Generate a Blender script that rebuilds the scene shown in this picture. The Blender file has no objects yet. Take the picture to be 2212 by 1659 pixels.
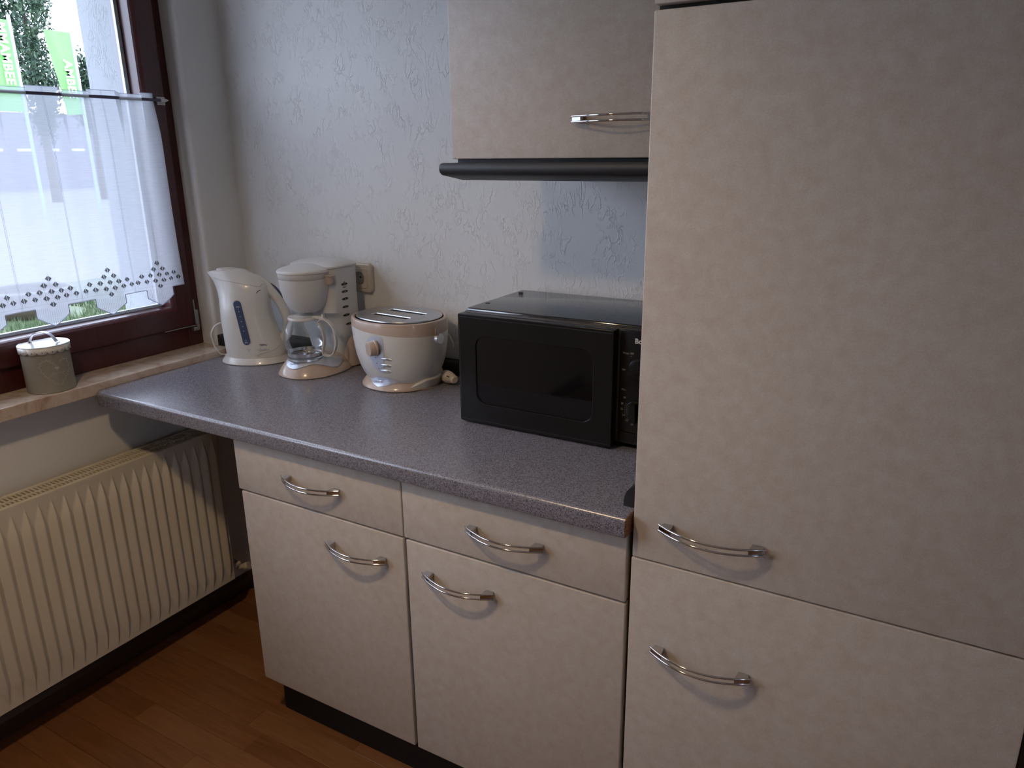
import bpy, bmesh, math, random
from mathutils import Vector, Matrix
from mathutils.bvhtree import BVHTree
random.seed(7)
SC = bpy.context.scene
COL = SC.collection
PI = math.pi

# ------------------------------------------------------------------ camera
CAM = Vector((2.00155, -1.70840, 1.46272))
cr = Vector((0.86546, 0.50086, -0.01056)); cu = Vector((-0.13844, 0.25936, 0.95581)); cf = Vector((-0.48146, 0.82575, -0.29381))
cam_d = bpy.data.cameras.new('camera'); cam_o = bpy.data.objects.new('camera', cam_d); COL.objects.link(cam_o)
M3 = Matrix((cr, cu, -cf)).transposed()
cam_o.matrix_world = Matrix.Translation(CAM) @ M3.to_4x4()
cam_d.sensor_fit = 'HORIZONTAL'; cam_d.sensor_width = 36.0
cam_d.lens = 1626.69 / 2212 * 36.0
cam_d.clip_start = 0.02; cam_d.clip_end = 400
SC.camera = cam_o

# ------------------------------------------------------------------ sky, lamp, exposure
world = bpy.data.worlds.new('world'); SC.world = world; world.use_nodes = True
bg = world.node_tree.nodes['Background']
bg.inputs[0].default_value = (0.71, 0.78, 1.0, 1); bg.inputs[1].default_value = 7.6
ld = bpy.data.lights.new('ceiling_lamp_bulb', 'SPOT'); ld.energy = 40; ld.spot_size = math.radians(156); ld.spot_blend = 1.0; ld.color = (1.0, 0.72, 0.42); ld.shadow_soft_size = 0.05
lo = bpy.data.objects.new('ceiling_lamp_bulb', ld); COL.objects.link(lo); lo.location = (1.00, -1.42, 2.09)
vs = SC.view_settings
SC.display_settings.display_device = 'sRGB'
vs.view_transform = 'Standard'; vs.look = 'None'; vs.exposure = 0.0; vs.gamma = 1.0; vs.use_curve_mapping = False
cy = SC.cycles
cy.use_denoising = True
cy.max_bounces = 10; cy.diffuse_bounces = 5; cy.glossy_bounces = 5; cy.transparent_max_bounces = 16; cy.transmission_bounces = 8
cy.caustics_reflective = False; cy.caustics_refractive = False; cy.sample_clamp_indirect = 6.0

# ------------------------------------------------------------------ materials
def newmat(name):
    m = bpy.data.materials.new(name); m.use_nodes = True
    return m, m.node_tree, m.node_tree.nodes['Principled BSDF']
def mat(name, col, rough=0.5, metal=0.0, spec=0.5, coat=0.0):
    m, t, b = newmat(name)
    b.inputs['Base Color'].default_value = (*col, 1); b.inputs['Roughness'].default_value = rough
    b.inputs['Metallic'].default_value = metal; b.inputs['Specular IOR Level'].default_value = spec
    b.inputs['Coat Weight'].default_value = coat; b.inputs['Coat Roughness'].default_value = 0.08
    return m
def N(t, kind, **kw):
    n = t.nodes.new(kind)
    for k, v in kw.items():
        if k in n.inputs.keys(): n.inputs[k].default_value = v
        else: setattr(n, k, v)
    return n
def coords(t, scale=(1, 1, 1)):
    g = t.nodes.new('ShaderNodeNewGeometry'); mp = t.nodes.new('ShaderNodeMapping'); mp.inputs['Scale'].default_value = scale
    t.links.new(g.outputs['Position'], mp.inputs['Vector']); return mp.outputs['Vector']
def ramp(t, fac, stops):
    r = t.nodes.new('ShaderNodeValToRGB'); e = r.color_ramp.elements
    while len(e) < len(stops): e.new(0.5)
    for el, (p, c) in zip(e, stops): el.position = p; el.color = (*c, 1)
    t.links.new(fac, r.inputs['Fac']); return r.outputs['Color']
def mixc(t, fac, a, b, mode='MIX'):
    m = t.nodes.new('ShaderNodeMix'); m.data_type = 'RGBA'; m.blend_type = mode
    for s, v in ((0, fac), (6, a), (7, b)):
        if isinstance(v, (int, float)): m.inputs[s].default_value = v
        elif isinstance(v, tuple): m.inputs[s].default_value = (*v, 1)
        else: t.links.new(v, m.inputs[s])
    return m.outputs[2]
def math_(t, op, a, b=None):
    m = t.nodes.new('ShaderNodeMath'); m.operation = op
    for i, v in enumerate((a, b)):
        if v is None: continue
        if isinstance(v, (int, float)): m.inputs[i].default_value = v
        else: t.links.new(v, m.inputs[i])
    return m.outputs[0]

# cream mottled laminate of the fronts
m_front, t, b = newmat('cream_laminate')
v = coords(t)
n1 = N(t, 'ShaderNodeTexNoise', Scale=48.0, Detail=4.0, Roughness=0.55); t.links.new(v, n1.inputs['Vector'])
n2 = N(t, 'ShaderNodeTexNoise', Scale=420.0, Detail=2.0); t.links.new(v, n2.inputs['Vector'])
c1 = ramp(t, n1.outputs['Fac'], [(0.30, (0.495, 0.425, 0.360)), (0.5, (0.530, 0.468, 0.405)), (0.70, (0.560, 0.508, 0.450))])
c2 = ramp(t, n2.outputs['Fac'], [(0.35, (0.93, 0.93, 0.93)), (0.65, (1.03, 1.03, 1.03))])
t.links.new(mixc(t, 1.0, c1, c2, 'MULTIPLY'), b.inputs['Base Color']); b.inputs['Roughness'].default_value = 0.42; b.inputs['Specular IOR Level'].default_value = 0.35
m_edge = mat('cream_edging', (0.66, 0.62, 0.56), 0.4)
m_carcass = mat('dark_gap_carcass', (0.20, 0.18, 0.16), 0.6)
# worktop
m_top, t, b = newmat('grey_granular_laminate')
v = coords(t)
n1 = N(t, 'ShaderNodeTexNoise', Scale=520.0, Detail=3.0, Roughness=0.7); t.links.new(v, n1.inputs['Vector'])
n2 = N(t, 'ShaderNodeTexNoise', Scale=210.0, Detail=2.0); t.links.new(v, n2.inputs['Vector'])
c1 = ramp(t, n1.outputs['Fac'], [(0.38, (0.050, 0.044, 0.054)), (0.46, (0.178, 0.172, 0.200)), (0.60, (0.250, 0.246, 0.278)), (0.72, (0.36, 0.345, 0.36))])
c2 = ramp(t, n2.outputs['Fac'], [(0.4, (0.86, 0.85, 0.86)), (0.62, (1.08, 1.06, 1.06))])
t.links.new(mixc(t, 1.0, c1, c2, 'MULTIPLY'), b.inputs['Base Color']); b.inputs['Roughness'].default_value = 0.27; b.inputs['Specular IOR Level'].default_value = 0.85
m_chip, t, b = newmat('raw_chipboard')
v = coords(t); n1 = N(t, 'ShaderNodeTexNoise', Scale=300.0, Detail=4.0); t.links.new(v, n1.inputs['Vector'])
t.links.new(ramp(t, n1.outputs['Fac'], [(0.35, (0.16, 0.06, 0.025)), (0.65, (0.36, 0.16, 0.07))]), b.inputs['Base Color']); b.inputs['Roughness'].default_value = 0.85

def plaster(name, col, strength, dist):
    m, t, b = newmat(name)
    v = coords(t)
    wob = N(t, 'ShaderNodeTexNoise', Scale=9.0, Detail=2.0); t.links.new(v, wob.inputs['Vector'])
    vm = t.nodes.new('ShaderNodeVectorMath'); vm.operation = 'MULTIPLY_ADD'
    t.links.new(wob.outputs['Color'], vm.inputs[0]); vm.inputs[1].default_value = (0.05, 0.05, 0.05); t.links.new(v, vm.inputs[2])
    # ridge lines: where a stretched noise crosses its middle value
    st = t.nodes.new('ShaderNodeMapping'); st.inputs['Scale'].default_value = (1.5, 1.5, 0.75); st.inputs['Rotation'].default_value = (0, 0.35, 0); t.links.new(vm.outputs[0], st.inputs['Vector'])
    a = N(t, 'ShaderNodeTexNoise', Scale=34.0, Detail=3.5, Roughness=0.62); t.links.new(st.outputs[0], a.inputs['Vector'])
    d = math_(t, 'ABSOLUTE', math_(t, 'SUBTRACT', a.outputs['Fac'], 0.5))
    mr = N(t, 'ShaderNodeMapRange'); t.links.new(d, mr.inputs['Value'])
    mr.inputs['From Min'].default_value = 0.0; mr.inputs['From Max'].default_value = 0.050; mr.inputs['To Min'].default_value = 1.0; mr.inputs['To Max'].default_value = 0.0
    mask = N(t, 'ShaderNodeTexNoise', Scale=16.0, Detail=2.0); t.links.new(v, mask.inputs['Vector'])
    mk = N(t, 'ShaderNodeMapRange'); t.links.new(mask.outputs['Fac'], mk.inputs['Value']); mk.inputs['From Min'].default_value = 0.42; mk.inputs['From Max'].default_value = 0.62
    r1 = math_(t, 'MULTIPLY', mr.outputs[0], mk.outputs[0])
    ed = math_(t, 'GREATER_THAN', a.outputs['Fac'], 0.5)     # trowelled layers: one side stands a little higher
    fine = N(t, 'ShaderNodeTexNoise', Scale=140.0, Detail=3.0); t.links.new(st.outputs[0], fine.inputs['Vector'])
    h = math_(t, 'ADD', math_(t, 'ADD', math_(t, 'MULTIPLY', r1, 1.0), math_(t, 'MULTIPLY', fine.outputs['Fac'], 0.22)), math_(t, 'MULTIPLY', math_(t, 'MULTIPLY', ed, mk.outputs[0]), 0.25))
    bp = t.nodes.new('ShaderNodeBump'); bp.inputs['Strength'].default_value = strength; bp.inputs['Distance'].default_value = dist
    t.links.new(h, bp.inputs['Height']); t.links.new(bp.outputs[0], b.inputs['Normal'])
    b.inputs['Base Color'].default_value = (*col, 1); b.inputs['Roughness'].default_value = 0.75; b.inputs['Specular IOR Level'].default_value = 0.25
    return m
m_wall = plaster('textured_white_wallpaper', (0.74, 0.73, 0.71), 0.62, 0.0020)
m_wall_smooth = plaster('painted_plaster', (0.70, 0.68, 0.65), 0.25, 0.0012)
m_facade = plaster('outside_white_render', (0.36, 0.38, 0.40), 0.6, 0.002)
m_ceil = mat('ceiling_paint', (0.78, 0.77, 0.75), 0.9)
# floor strips
def floor_mat(name, a, b_, seed):
    m, t, b = newmat(name)
    v = coords(t, (3.0, 40.0, 40.0)); n = N(t, 'ShaderNodeTexNoise', Scale=2.2, Detail=6.0, Roughness=0.6, Distortion=0.6); t.links.new(v, n.inputs['Vector'])
    t.links.new(ramp(t, n.outputs['Fac'], [(0.3, a), (0.7, b_)]), b.inputs['Base Color'])
    b.inputs['Roughness'].default_value = 0.30; b.inputs['Specular IOR Level'].default_value = 0.6
    return m
m_floors = [floor_mat('wood_strip_a', (0.165, 0.062, 0.020), (0.235, 0.098, 0.036), 1), floor_mat('wood_strip_b', (0.140, 0.050, 0.016), (0.200, 0.080, 0.028), 2),
            floor_mat('wood_strip_c', (0.190, 0.078, 0.027), (0.255, 0.115, 0.044), 3)]
m_wine, t, b = newmat('dark_red_brown_varnish')
v = coords(t, (60, 60, 6)); n = N(t, 'ShaderNodeTexNoise', Scale=2.0, Detail=4.0); t.links.new(v, n.inputs['Vector'])
t.links.new(ramp(t, n.outputs['Fac'], [(0.3, (0.042, 0.008, 0.008)), (0.7, (0.062, 0.013, 0.012))]), b.inputs['Base Color'])
b.inputs['Roughness'].default_value = 0.28
m_dwood = mat('dark_baseboard_wood', (0.045, 0.022, 0.012), 0.4)
m_marble, t, b = newmat('beige_marble')
v = coords(t); n = N(t, 'ShaderNodeTexNoise', Scale=16.0, Detail=7.0, Roughness=0.65, Distortion=1.2); t.links.new(v, n.inputs['Vector'])
t.links.new(ramp(t, n.outputs['Fac'], [(0.30, (0.36, 0.245, 0.175)), (0.48, (0.52, 0.41, 0.33)), (0.66, (0.60, 0.52, 0.44))]), b.inputs['Base Color']); b.inputs['Roughness'].default_value = 0.22
m_black = mat('black_plastic', (0.012, 0.012, 0.013), 0.42)
m_blacksoft = mat('black_satin_board', (0.016, 0.016, 0.018), 0.5)
m_blackgloss = mat('black_enamel', (0.020, 0.019, 0.020), 0.09, 0.0, 1.0)
m_blackglass = mat('black_door_glass', (0.005, 0.005, 0.006), 0.05, 0.0, 0.5)
m_micro = mat('black_microwave_plastic', (0.0105, 0.0095, 0.0095), 0.25, 0.0, 0.25)
m_blackgloss.node_tree.nodes['Principled BSDF'].inputs['IOR'].default_value = 2.0; m_blackgloss.node_tree.nodes['Principled BSDF'].inputs['Specular IOR Level'].default_value = 0.5
m_plinth = mat('black_plinth', (0.008, 0.008, 0.009), 0.5, 0.0, 0.25)
m_chrome = mat('chrome', (0.56, 0.55, 0.55), 0.08, 1.0)
m_chromesat = mat('satin_chrome', (0.66, 0.66, 0.68), 0.28, 1.0)
m_steel = mat('bare_metal', (0.40, 0.39, 0.37), 0.4, 1.0)
m_white = mat('white_plastic', (0.66, 0.64, 0.60), 0.30, 0.0, 0.5, 0.25)
m_white2 = mat('matt_white_plastic', (0.60, 0.585, 0.56), 0.36)
m_beige = mat('beige_plastic', (0.50, 0.39, 0.32), 0.25, 0.0, 0.5, 0.25)
m_socket = mat('cream_socket_plastic', (0.56, 0.49, 0.41), 0.3)
m_silver = mat('silver_paint', (0.60, 0.63, 0.72), 0.32, 0.55)
m_blue = mat('dark_blue_plastic', (0.05, 0.07, 0.14), 0.3)
m_bluetxt = mat('blue_print', (0.02, 0.02, 0.09), 0.5)
m_greytxt = mat('grey_print', (0.22, 0.24, 0.30), 0.5)
m_darktxt = mat('black_print', (0.012, 0.012, 0.014), 0.45)
m_whitetxt = mat('white_print', (0.62, 0.60, 0.58), 0.5)
m_dimtxt = mat('dim_white_print', (0.30, 0.27, 0.25), 0.5)
m_seam = mat('seam_shadow_plastic', (0.20, 0.19, 0.18), 0.6)
m_rad = mat('radiator_enamel', (0.62, 0.56, 0.45), 0.32)
m_taupe, t, b = newmat('taupe_tin_paint')
b.inputs['Base Color'].default_value = (0.25, 0.225, 0.175, 1); b.inputs['Roughness'].default_value = 0.42; b.inputs['Metallic'].default_value = 0.10
m_tinwhite = mat('white_tin_paint', (0.66, 0.64, 0.60), 0.22)
m_tinprint = mat('cream_tin_print', (0.42, 0.38, 0.32), 0.5)
m_glassrim = mat('glass_edge', (0.5, 0.52, 0.52), 0.15)
m_dark = mat('dark_recess', (0.015, 0.013, 0.012), 0.7)
m_slot = mat('slot_metal', (0.50, 0.52, 0.52), 0.45, 0.4)
m_plug = mat('white_plug_plastic', (0.62, 0.55, 0.50), 0.4)
def thin_glass(name, tint, refl):
    m = bpy.data.materials.new(name); m.use_nodes = True; t = m.node_tree; t.nodes.clear()
    o = t.nodes.new('ShaderNodeOutputMaterial'); mx = t.nodes.new('ShaderNodeMixShader'); tr = t.nodes.new('ShaderNodeBsdfTransparent'); gl = t.nodes.new('ShaderNodeBsdfGlossy')
    lw = t.nodes.new('ShaderNodeLayerWeight'); lw.inputs['Blend'].default_value = refl
    tr.inputs[0].default_value = (*tint, 1); gl.inputs['Roughness'].default_value = 0.02; gl.inputs[0].default_value = (1, 1, 1, 1)
    t.links.new(math_(t, 'MINIMUM', lw.outputs['Fresnel'], 0.5), mx.inputs[0]); t.links.new(tr.outputs[0], mx.inputs[1]); t.links.new(gl.outputs[0], mx.inputs[2]); t.links.new(mx.outputs[0], o.inputs[0])
    return m
m_pane = thin_glass('window_glass', (0.95, 0.97, 0.97), 0.12)
m_carafe = thin_glass('carafe_glass', (0.92, 0.93, 0.93), 0.24)
# sheer curtain: partly open weave, the threads scatter and pass light
def sheer(name, col, open_, streak):
    m = bpy.data.materials.new(name); m.use_nodes = True; t = m.node_tree; t.nodes.clear()
    o = t.nodes.new('ShaderNodeOutputMaterial'); mx = t.nodes.new('ShaderNodeMixShader'); mx2 = t.nodes.new('ShaderNodeMixShader')
    tr = t.nodes.new('ShaderNodeBsdfTransparent'); df = t.nodes.new('ShaderNodeBsdfDiffuse'); tl = t.nodes.new('ShaderNodeBsdfTranslucent')
    df.inputs[0].default_value = (*col, 1); tl.inputs[0].default_value = (*col, 1); mx2.inputs[0].default_value = 0.42
    v = coords(t, (4, 22, 420)); n = N(t, 'ShaderNodeTexNoise', Scale=1.0, Detail=2.0); t.links.new(v, n.inputs['Vector'])
    mr = N(t, 'ShaderNodeMapRange'); t.links.new(n.outputs['Fac'], mr.inputs['Value']); mr.inputs['From Min'].default_value = 0.3; mr.inputs['From Max'].default_value = 0.7
    mr.inputs['To Min'].default_value = 1 - open_ - streak; mr.inputs['To Max'].default_value = 1 - open_ + streak
    t.links.new(mr.outputs[0], mx.inputs[0]); t.links.new(df.outputs[0], mx2.inputs[1]); t.links.new(tl.outputs[0], mx2.inputs[2])
    t.links.new(tr.outputs[0], mx.inputs[1]); t.links.new(mx2.outputs[0], mx.inputs[2]); t.links.new(mx.outputs[0], o.inputs[0])
    return m
m_sheer = sheer('sheer_white_voile', (0.62, 0.64, 0.70), 0.24, 0.035)
m_thread = sheer('grey_embroidery_thread', (0.30, 0.30, 0.38), 0.12, 0.0)
m_motif = sheer('dark_motif_weave', (0.07, 0.075, 0.08), 0.10, 0.0)
m_motifw = sheer('white_motif_weave', (0.9, 0.9, 0.92), 0.10, 0.0)
def leafy(name, a, b_):
    m, t, b = newmat(name)
    oi = coords(t); n = N(t, 'ShaderNodeTexNoise', Scale=2.5, Detail=3.0); t.links.new(oi, n.inputs['Vector'])
    t.links.new(ramp(t, n.outputs['Fac'], [(0.35, a), (0.65, b_)]), b.inputs['Base Color']); b.inputs['Roughness'].default_value = 0.6
    return m
m_leaf = leafy('tree_leaf', (0.016, 0.042, 0.024), (0.045, 0.085, 0.036))
m_grass = leafy('grass_blade', (0.045, 0.085, 0.030), (0.105, 0.13, 0.060))
m_bark = mat('bark', (0.09, 0.07, 0.05), 0.9)
m_flag = mat('green_flag_cloth', (0.16, 0.50, 0.11), 0.7)
m_pole = mat('pale_blue_pole', (0.35, 0.48, 0.62), 0.4)
m_flagtxt = mat('white_flag_print', (0.85, 0.88, 0.86), 0.7)
m_tub = mat('brown_tub', (0.085, 0.065, 0.045), 0.6)
m_tubrim = mat('pale_tub_rim', (0.16, 0.165, 0.15), 0.5)
m_hall = mat('lilac_grey_building', (0.22, 0.21, 0.26), 0.8)
m_hallwin = mat('pale_building_window', (0.75, 0.80, 0.85), 0.2)

# ------------------------------------------------------------------ mesh helpers (world coordinates; obj() moves them to the root's origin)
ORG = {}
def link(o): COL.objects.link(o); return o
def root(name, loc, label, cat, group=None):
    o = link(bpy.data.objects.new(name, None)); o.location = loc; o.empty_display_size = 0.05
    o['label'] = label; o['category'] = cat
    if group: o['group'] = group
    ORG[o.name] = Vector(loc); return o
def struct_root(name, loc=(0, 0, 0)):
    o = link(bpy.data.objects.new(name, None)); o.location = loc; o['kind'] = 'structure'; ORG[o.name] = Vector(loc); return o
def obj(name, bm, m, parent=None, smooth=False, label=None, angle=35):
    bmesh.ops.recalc_face_normals(bm, faces=bm.faces) if bm.faces else None
    me = bpy.data.meshes.new(name)
    org = ORG.get(parent.name, Vector()) if parent else Vector()
    if parent: bm.transform(Matrix.Translation(-org))
    bm.to_mesh(me); bm.free()
    for mm in (m if isinstance(m, (list, tuple)) else [m]): me.materials.append(mm)
    if smooth:
        for p in me.polygons: p.use_smooth = True
        me.set_sharp_from_angle(angle=math.radians(angle))
    o = link(bpy.data.objects.new(name, me))
    if parent: o.parent = parent; ORG[o.name] = org
    else: ORG[o.name] = Vector()
    if label: o['label'] = label
    return o
def struct(name, bm, m, parent=None, smooth=False):
    o = obj(name, bm, m, parent, smooth)
    if parent is None: o['kind'] = 'structure'
    return o
def box(bm, x0, x1, y0, y1, z0, z1, bev=0.0, seg=2):
    r = bmesh.ops.create_cube(bm, size=1.0); vs_ = r['verts']
    for v in vs_:
        v.co.x = x0 + (v.co.x + .5) * (x1 - x0); v.co.y = y0 + (v.co.y + .5) * (y1 - y0); v.co.z = z0 + (v.co.z + .5) * (z1 - z0)
    if bev > 0:
        es = list({e for v in vs_ for e in v.link_edges})
        bmesh.ops.bevel(bm, geom=es, offset=bev, segments=seg, profile=0.5, affect='EDGES')
    return bm
def B(*a, **k): return box(bmesh.new(), *a, **k)
def loft(bm, rings, cap0=True, cap1=True, closed=True):
    vs_ = [[bm.verts.new(p) for p in r] for r in rings]
    for a, c in zip(vs_, vs_[1:]):
        n = len(a)
        for i in range(n if closed else n - 1):
            j = (i + 1) % n; bm.faces.new((a[i], a[j], c[j], c[i]))
    if cap0 and closed: bm.faces.new(vs_[0][::-1])
    if cap1 and closed: bm.faces.new(vs_[-1])
    return bm
def sring(cx, cy_, z, a, b, n=2.0, N_=48, rot=0.0):
    out = []
    for i in range(N_):
        t_ = 2 * PI * i / N_; c, s = math.cos(t_), math.sin(t_)
        x = a * math.copysign(abs(c) ** (2 / n), c); y = b * math.copysign(abs(s) ** (2 / n), s)
        out.append((cx + x * math.cos(rot) - y * math.sin(rot), cy_ + x * math.sin(rot) + y * math.cos(rot), z))
    return out
def lathe(bm, cx, cy_, prof, N_=40, cap0=True, cap1=True):
    return loft(bm, [sring(cx, cy_, z, r, r, 2, N_) for z, r in prof], cap0, cap1)
def prism(bm, poly, axis, a, b):
    """poly: 2-D points; extruded along axis ('x': poly is (y,z); 'y': (x,z); 'z': (x,y))"""
    def P(p, k): return {'x': (k, p[0], p[1]), 'y': (p[0], k, p[1]), 'z': (p[0], p[1], k)}[axis]
    return loft(bm, [[P(p, a) for p in poly], [P(p, b) for p in poly]])
def sweep(bm, pts, ra, rb=None, N_=10, up=Vector((0, 0, 1)), closed=False):
    rb = rb or ra; pts = [Vector(p) for p in pts]; rings = []; n = len(pts)
    for i, p in enumerate(pts):
        if closed: tg = pts[(i + 1) % n] - pts[i - 1]
        else: tg = pts[min(i + 1, n - 1)] - pts[max(i - 1, 0)]
        tg.normalize(); s = tg.cross(up)
        if s.length < 1e-4: s = tg.cross(Vector((1, 0, 0)))
        s.normalize(); q = s.cross(tg)
        A_ = ra[i] if isinstance(ra, list) else ra; B_ = rb[i] if isinstance(rb, list) else rb
        rings.append([p + s * A_ * math.cos(2 * PI * k / N_) + q * B_ * math.sin(2 * PI * k / N_) for k in range(N_)])
    if closed:
        vs_ = [[bm.verts.new(p) for p in r] for r in rings]
        for i in range(n):
            a, c = vs_[i], vs_[(i + 1) % n]
            for k in range(N_): bm.faces.new((a[k], a[(k + 1) % N_], c[(k + 1) % N_], c[k]))
        return bm
    return loft(bm, rings)
def spline(pts, k=8):
    pts = [Vector(p) for p in pts]; out = []
    for i in range(len(pts) - 1):
        p0 = pts[max(i - 1, 0)]; p1 = pts[i]; p2 = pts[i + 1]; p3 = pts[min(i + 2, len(pts) - 1)]
        for j in range(k):
            t_ = j / k
            out.append(0.5 * ((2 * p1) + (p2 - p0) * t_ + (2 * p0 - 5 * p1 + 4 * p2 - p3) * t_ * t_ + (3 * p1 - p0 - 3 * p2 + p3) * t_ ** 3))
    out.append(pts[-1]); return out
def rrect(x0, x1, y0, y1, r, k=6):
    out = []
    for cx, cy_, a0 in ((x1 - r, y1 - r, 0), (x0 + r, y1 - r, PI / 2), (x0 + r, y0 + r, PI), (x1 - r, y0 + r, 1.5 * PI)):
        for i in range(k + 1):
            a = a0 + PI / 2 * i / k; out.append((cx + r * math.cos(a), cy_ + r * math.sin(a)))
    return out
def plate(outlines, thick, bev=0.0):
    """flat plate with holes: first outline is the rim, the others are holes; lies in XY, z from -thick/2 to thick/2"""
    cv = bpy.data.curves.new('tmp', 'CURVE'); cv.dimensions = '2D'; cv.fill_mode = 'BOTH'; cv.extrude = thick / 2 - bev; cv.bevel_depth = bev; cv.bevel_resolution = 2
    for pl in outlines:
        s = cv.splines.new('POLY'); s.points.add(len(pl) - 1); s.use_cyclic_u = True
        for p, q in zip(s.points, pl): p.co = (q[0], q[1], 0, 1)
    o = bpy.data.objects.new('tmp', cv); me = bpy.data.meshes.new_from_object(o)
    bm = bmesh.new(); bm.from_mesh(me); bpy.data.objects.remove(o); bpy.data.curves.remove(cv); bpy.data.meshes.remove(me)
    return bm
def text_bm(body, size, extrude=0.0002, align='LEFT', spacing=1.0, offset=0.0):
    cv = bpy.data.curves.new('tmp', 'FONT'); cv.body = body; cv.size = size; cv.extrude = extrude; cv.align_x = align; cv.space_character = spacing; cv.offset = offset; cv.resolution_u = 3
    o = bpy.data.objects.new('tmp', cv); me = bpy.data.meshes.new_from_object(o)
    bm = bmesh.new(); bm.from_mesh(me); bpy.data.objects.remove(o); bpy.data.curves.remove(cv); bpy.data.meshes.remove(me)
    return bm
def place(bm, ex, ey, ez, o):
    m_ = Matrix((Vector(ex), Vector(ey), Vector(ez))).transposed().to_4x4(); m_.translation = Vector(o)
    bm.transform(m_); return bm
def bvh_of(o):
    me = o.data; off = ORG[o.name]
    return BVHTree.FromPolygons([v.co + off for v in me.vertices], [tuple(p.vertices) for p in me.polygons])
class Decal:
    """lays flat print onto a curved surface: (w, z) in the upright plane through c, pushed along d"""
    def __init__(s, o, c, dirn, t):
        s.bvh = [bvh_of(q) for q in (o if isinstance(o, (list, tuple)) else [o])]; s.c = Vector((c[0], c[1], 0)); s.d = Vector(dirn).normalized(); s.t = Vector((t[0], t[1], 0)).normalized()
    def hit(s, w, z, off=0.0005):
        P = s.c + s.t * w + Vector((0, 0, z)); best = None
        for bv in s.bvh:
            h = bv.ray_cast(P - s.d * 0.8, s.d)
            if h[0] is not None and (best is None or h[3] < best[3]): best = h
        if best is None: return None
        n = best[1] if best[1].dot(s.d) < 0 else -best[1]
        return best[0] + n * off
    def grid(s, f, nu, nv, off=0.0005):
        bm = bmesh.new(); V = [[s.hit(*f(i / nu, j / nv), off) for j in range(nv + 1)] for i in range(nu + 1)]
        V = [[bm.verts.new(p) if p is not None else None for p in r] for r in V]
        for i in range(nu):
            for j in range(nv):
                q = (V[i][j], V[i + 1][j], V[i + 1][j + 1], V[i][j + 1])
                if None not in q: bm.faces.new(q)
        return bm
    def poly(s, pts, off=0.0006, bm=None):
        bm = bm or bmesh.new(); V = [s.hit(w, z, off) for w, z in pts]
        V = [bm.verts.new(p) for p in V if p is not None]
        if len(V) > 2: bm.faces.new(V)
        return bm
    def text(s, body, size, w, z, ang=0.0, off=0.0007, align='LEFT', spacing=1.0, bold=0.0, sx=1.0):
        bm = text_bm(body, size, 0.0, align, spacing, bold)
        ca, sa = math.cos(ang), math.sin(ang)
        bad = []
        for v in bm.verts:
            x, y = v.co.x * sx, v.co.y
            h = s.hit(w + x * ca - y * sa, z + x * sa + y * ca, off)
            if h is None: bad.append(v)
            else: v.co = h
        if bad: bmesh.ops.delete(bm, geom=bad, context='VERTS')
        return bm
def capsule_f(p0, p1, r):
    """(u,v) -> slanted capsule around the segment p0-p1"""
    p0, p1 = Vector(p0), Vector(p1); L = (p1 - p0).length; e = (p1 - p0) / L; n = Vector((-e.y, e.x))
    def f(u, v):
        u = (1 - math.cos(PI * u)) / 2; s = -r + u * (L + 2 * r); hw = r if 0 <= s <= L else math.sqrt(max(r * r - (min(s, 0) if s < 0 else s - L) ** 2, 0))
        q = p0 + e * s + n * hw * (2 * v - 1); return q.x, q.y
    return f
def join(*bms):
    a = bms[0]
    for b_ in bms[1:]:
        me = bpy.data.meshes.new('tmp'); b_.to_mesh(me); a.from_mesh(me); b_.free(); bpy.data.meshes.remove(me)
    return a

# ------------------------------------------------------------------ measures
ZC, ZCB = 0.8626, 0.8251          # worktop top and underside
DD, DT, DU = 0.5883, 0.5877, 0.3659   # front planes
ZS, XS = 0.8825, 0.0612           # window sill top, its front edge
YR = -0.1514                      # reveal of the window niche
X_ROOM, Y_ROOM, Z_ROOM = 3.1, -3.3, 2.5
WY0, WZ1 = -2.25, 2.24            # window opening left side and head
DY0, DY1, DZ0, DZ1 = -2.25, -1.85, 1.05, 1.75   # small unseen window added in the right-hand wall

# ------------------------------------------------------------------ room shell
struct('wall_back', B(-0.37, X_ROOM, 0.0, 0.12, 0, Z_ROOM), m_wall)
bm = bmesh.new()
box(bm, -0.37, 0, Y_ROOM, 0.0, -0.6, ZS - 0.034)
box(bm, -0.37, 0, Y_ROOM, 0.0, WZ1, Z_ROOM)
box(bm, -0.37, 0, Y_ROOM, WY0, ZS - 0.034, WZ1)
arc = [(-0.012 + 0.012 * math.cos(a), YR + 0.012 - 0.012 * math.sin(a)) for a in [PI / 2 * i / 5 for i in range(6)]]
prism(bm, [(-0.145, 0.0), (-0.145, YR), ] + arc[::-1] + [(0, 0.0)], 'z', ZS - 0.034, WZ1)
struct('wall_left', bm, m_wall_smooth)
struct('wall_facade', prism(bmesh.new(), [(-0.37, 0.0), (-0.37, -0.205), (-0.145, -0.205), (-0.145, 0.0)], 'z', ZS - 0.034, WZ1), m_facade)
bm = bmesh.new()
box(bm, X_ROOM, X_ROOM + 0.3, DY1, 0, -0.06, Z_ROOM); box(bm, X_ROOM, X_ROOM + 0.3, Y_ROOM, DY0, -0.06, Z_ROOM); box(bm, X_ROOM, X_ROOM + 0.3, DY0, DY1, DZ1, Z_ROOM); box(bm, X_ROOM, X_ROOM + 0.3, DY0, DY1, -0.06, DZ0)
struct('wall_right', bm, m_wall_smooth)
struct('wall_front', B(-0.37, X_ROOM + 0.1, Y_ROOM - 0.1, Y_ROOM, -0.6, Z_ROOM), m_wall_smooth)
struct('ceiling', B(-0.37, X_ROOM + 0.1, Y_ROOM - 0.1, 0.12, Z_ROOM, Z_ROOM + 0.1), m_ceil)
floor = struct_root('floor')
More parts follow.
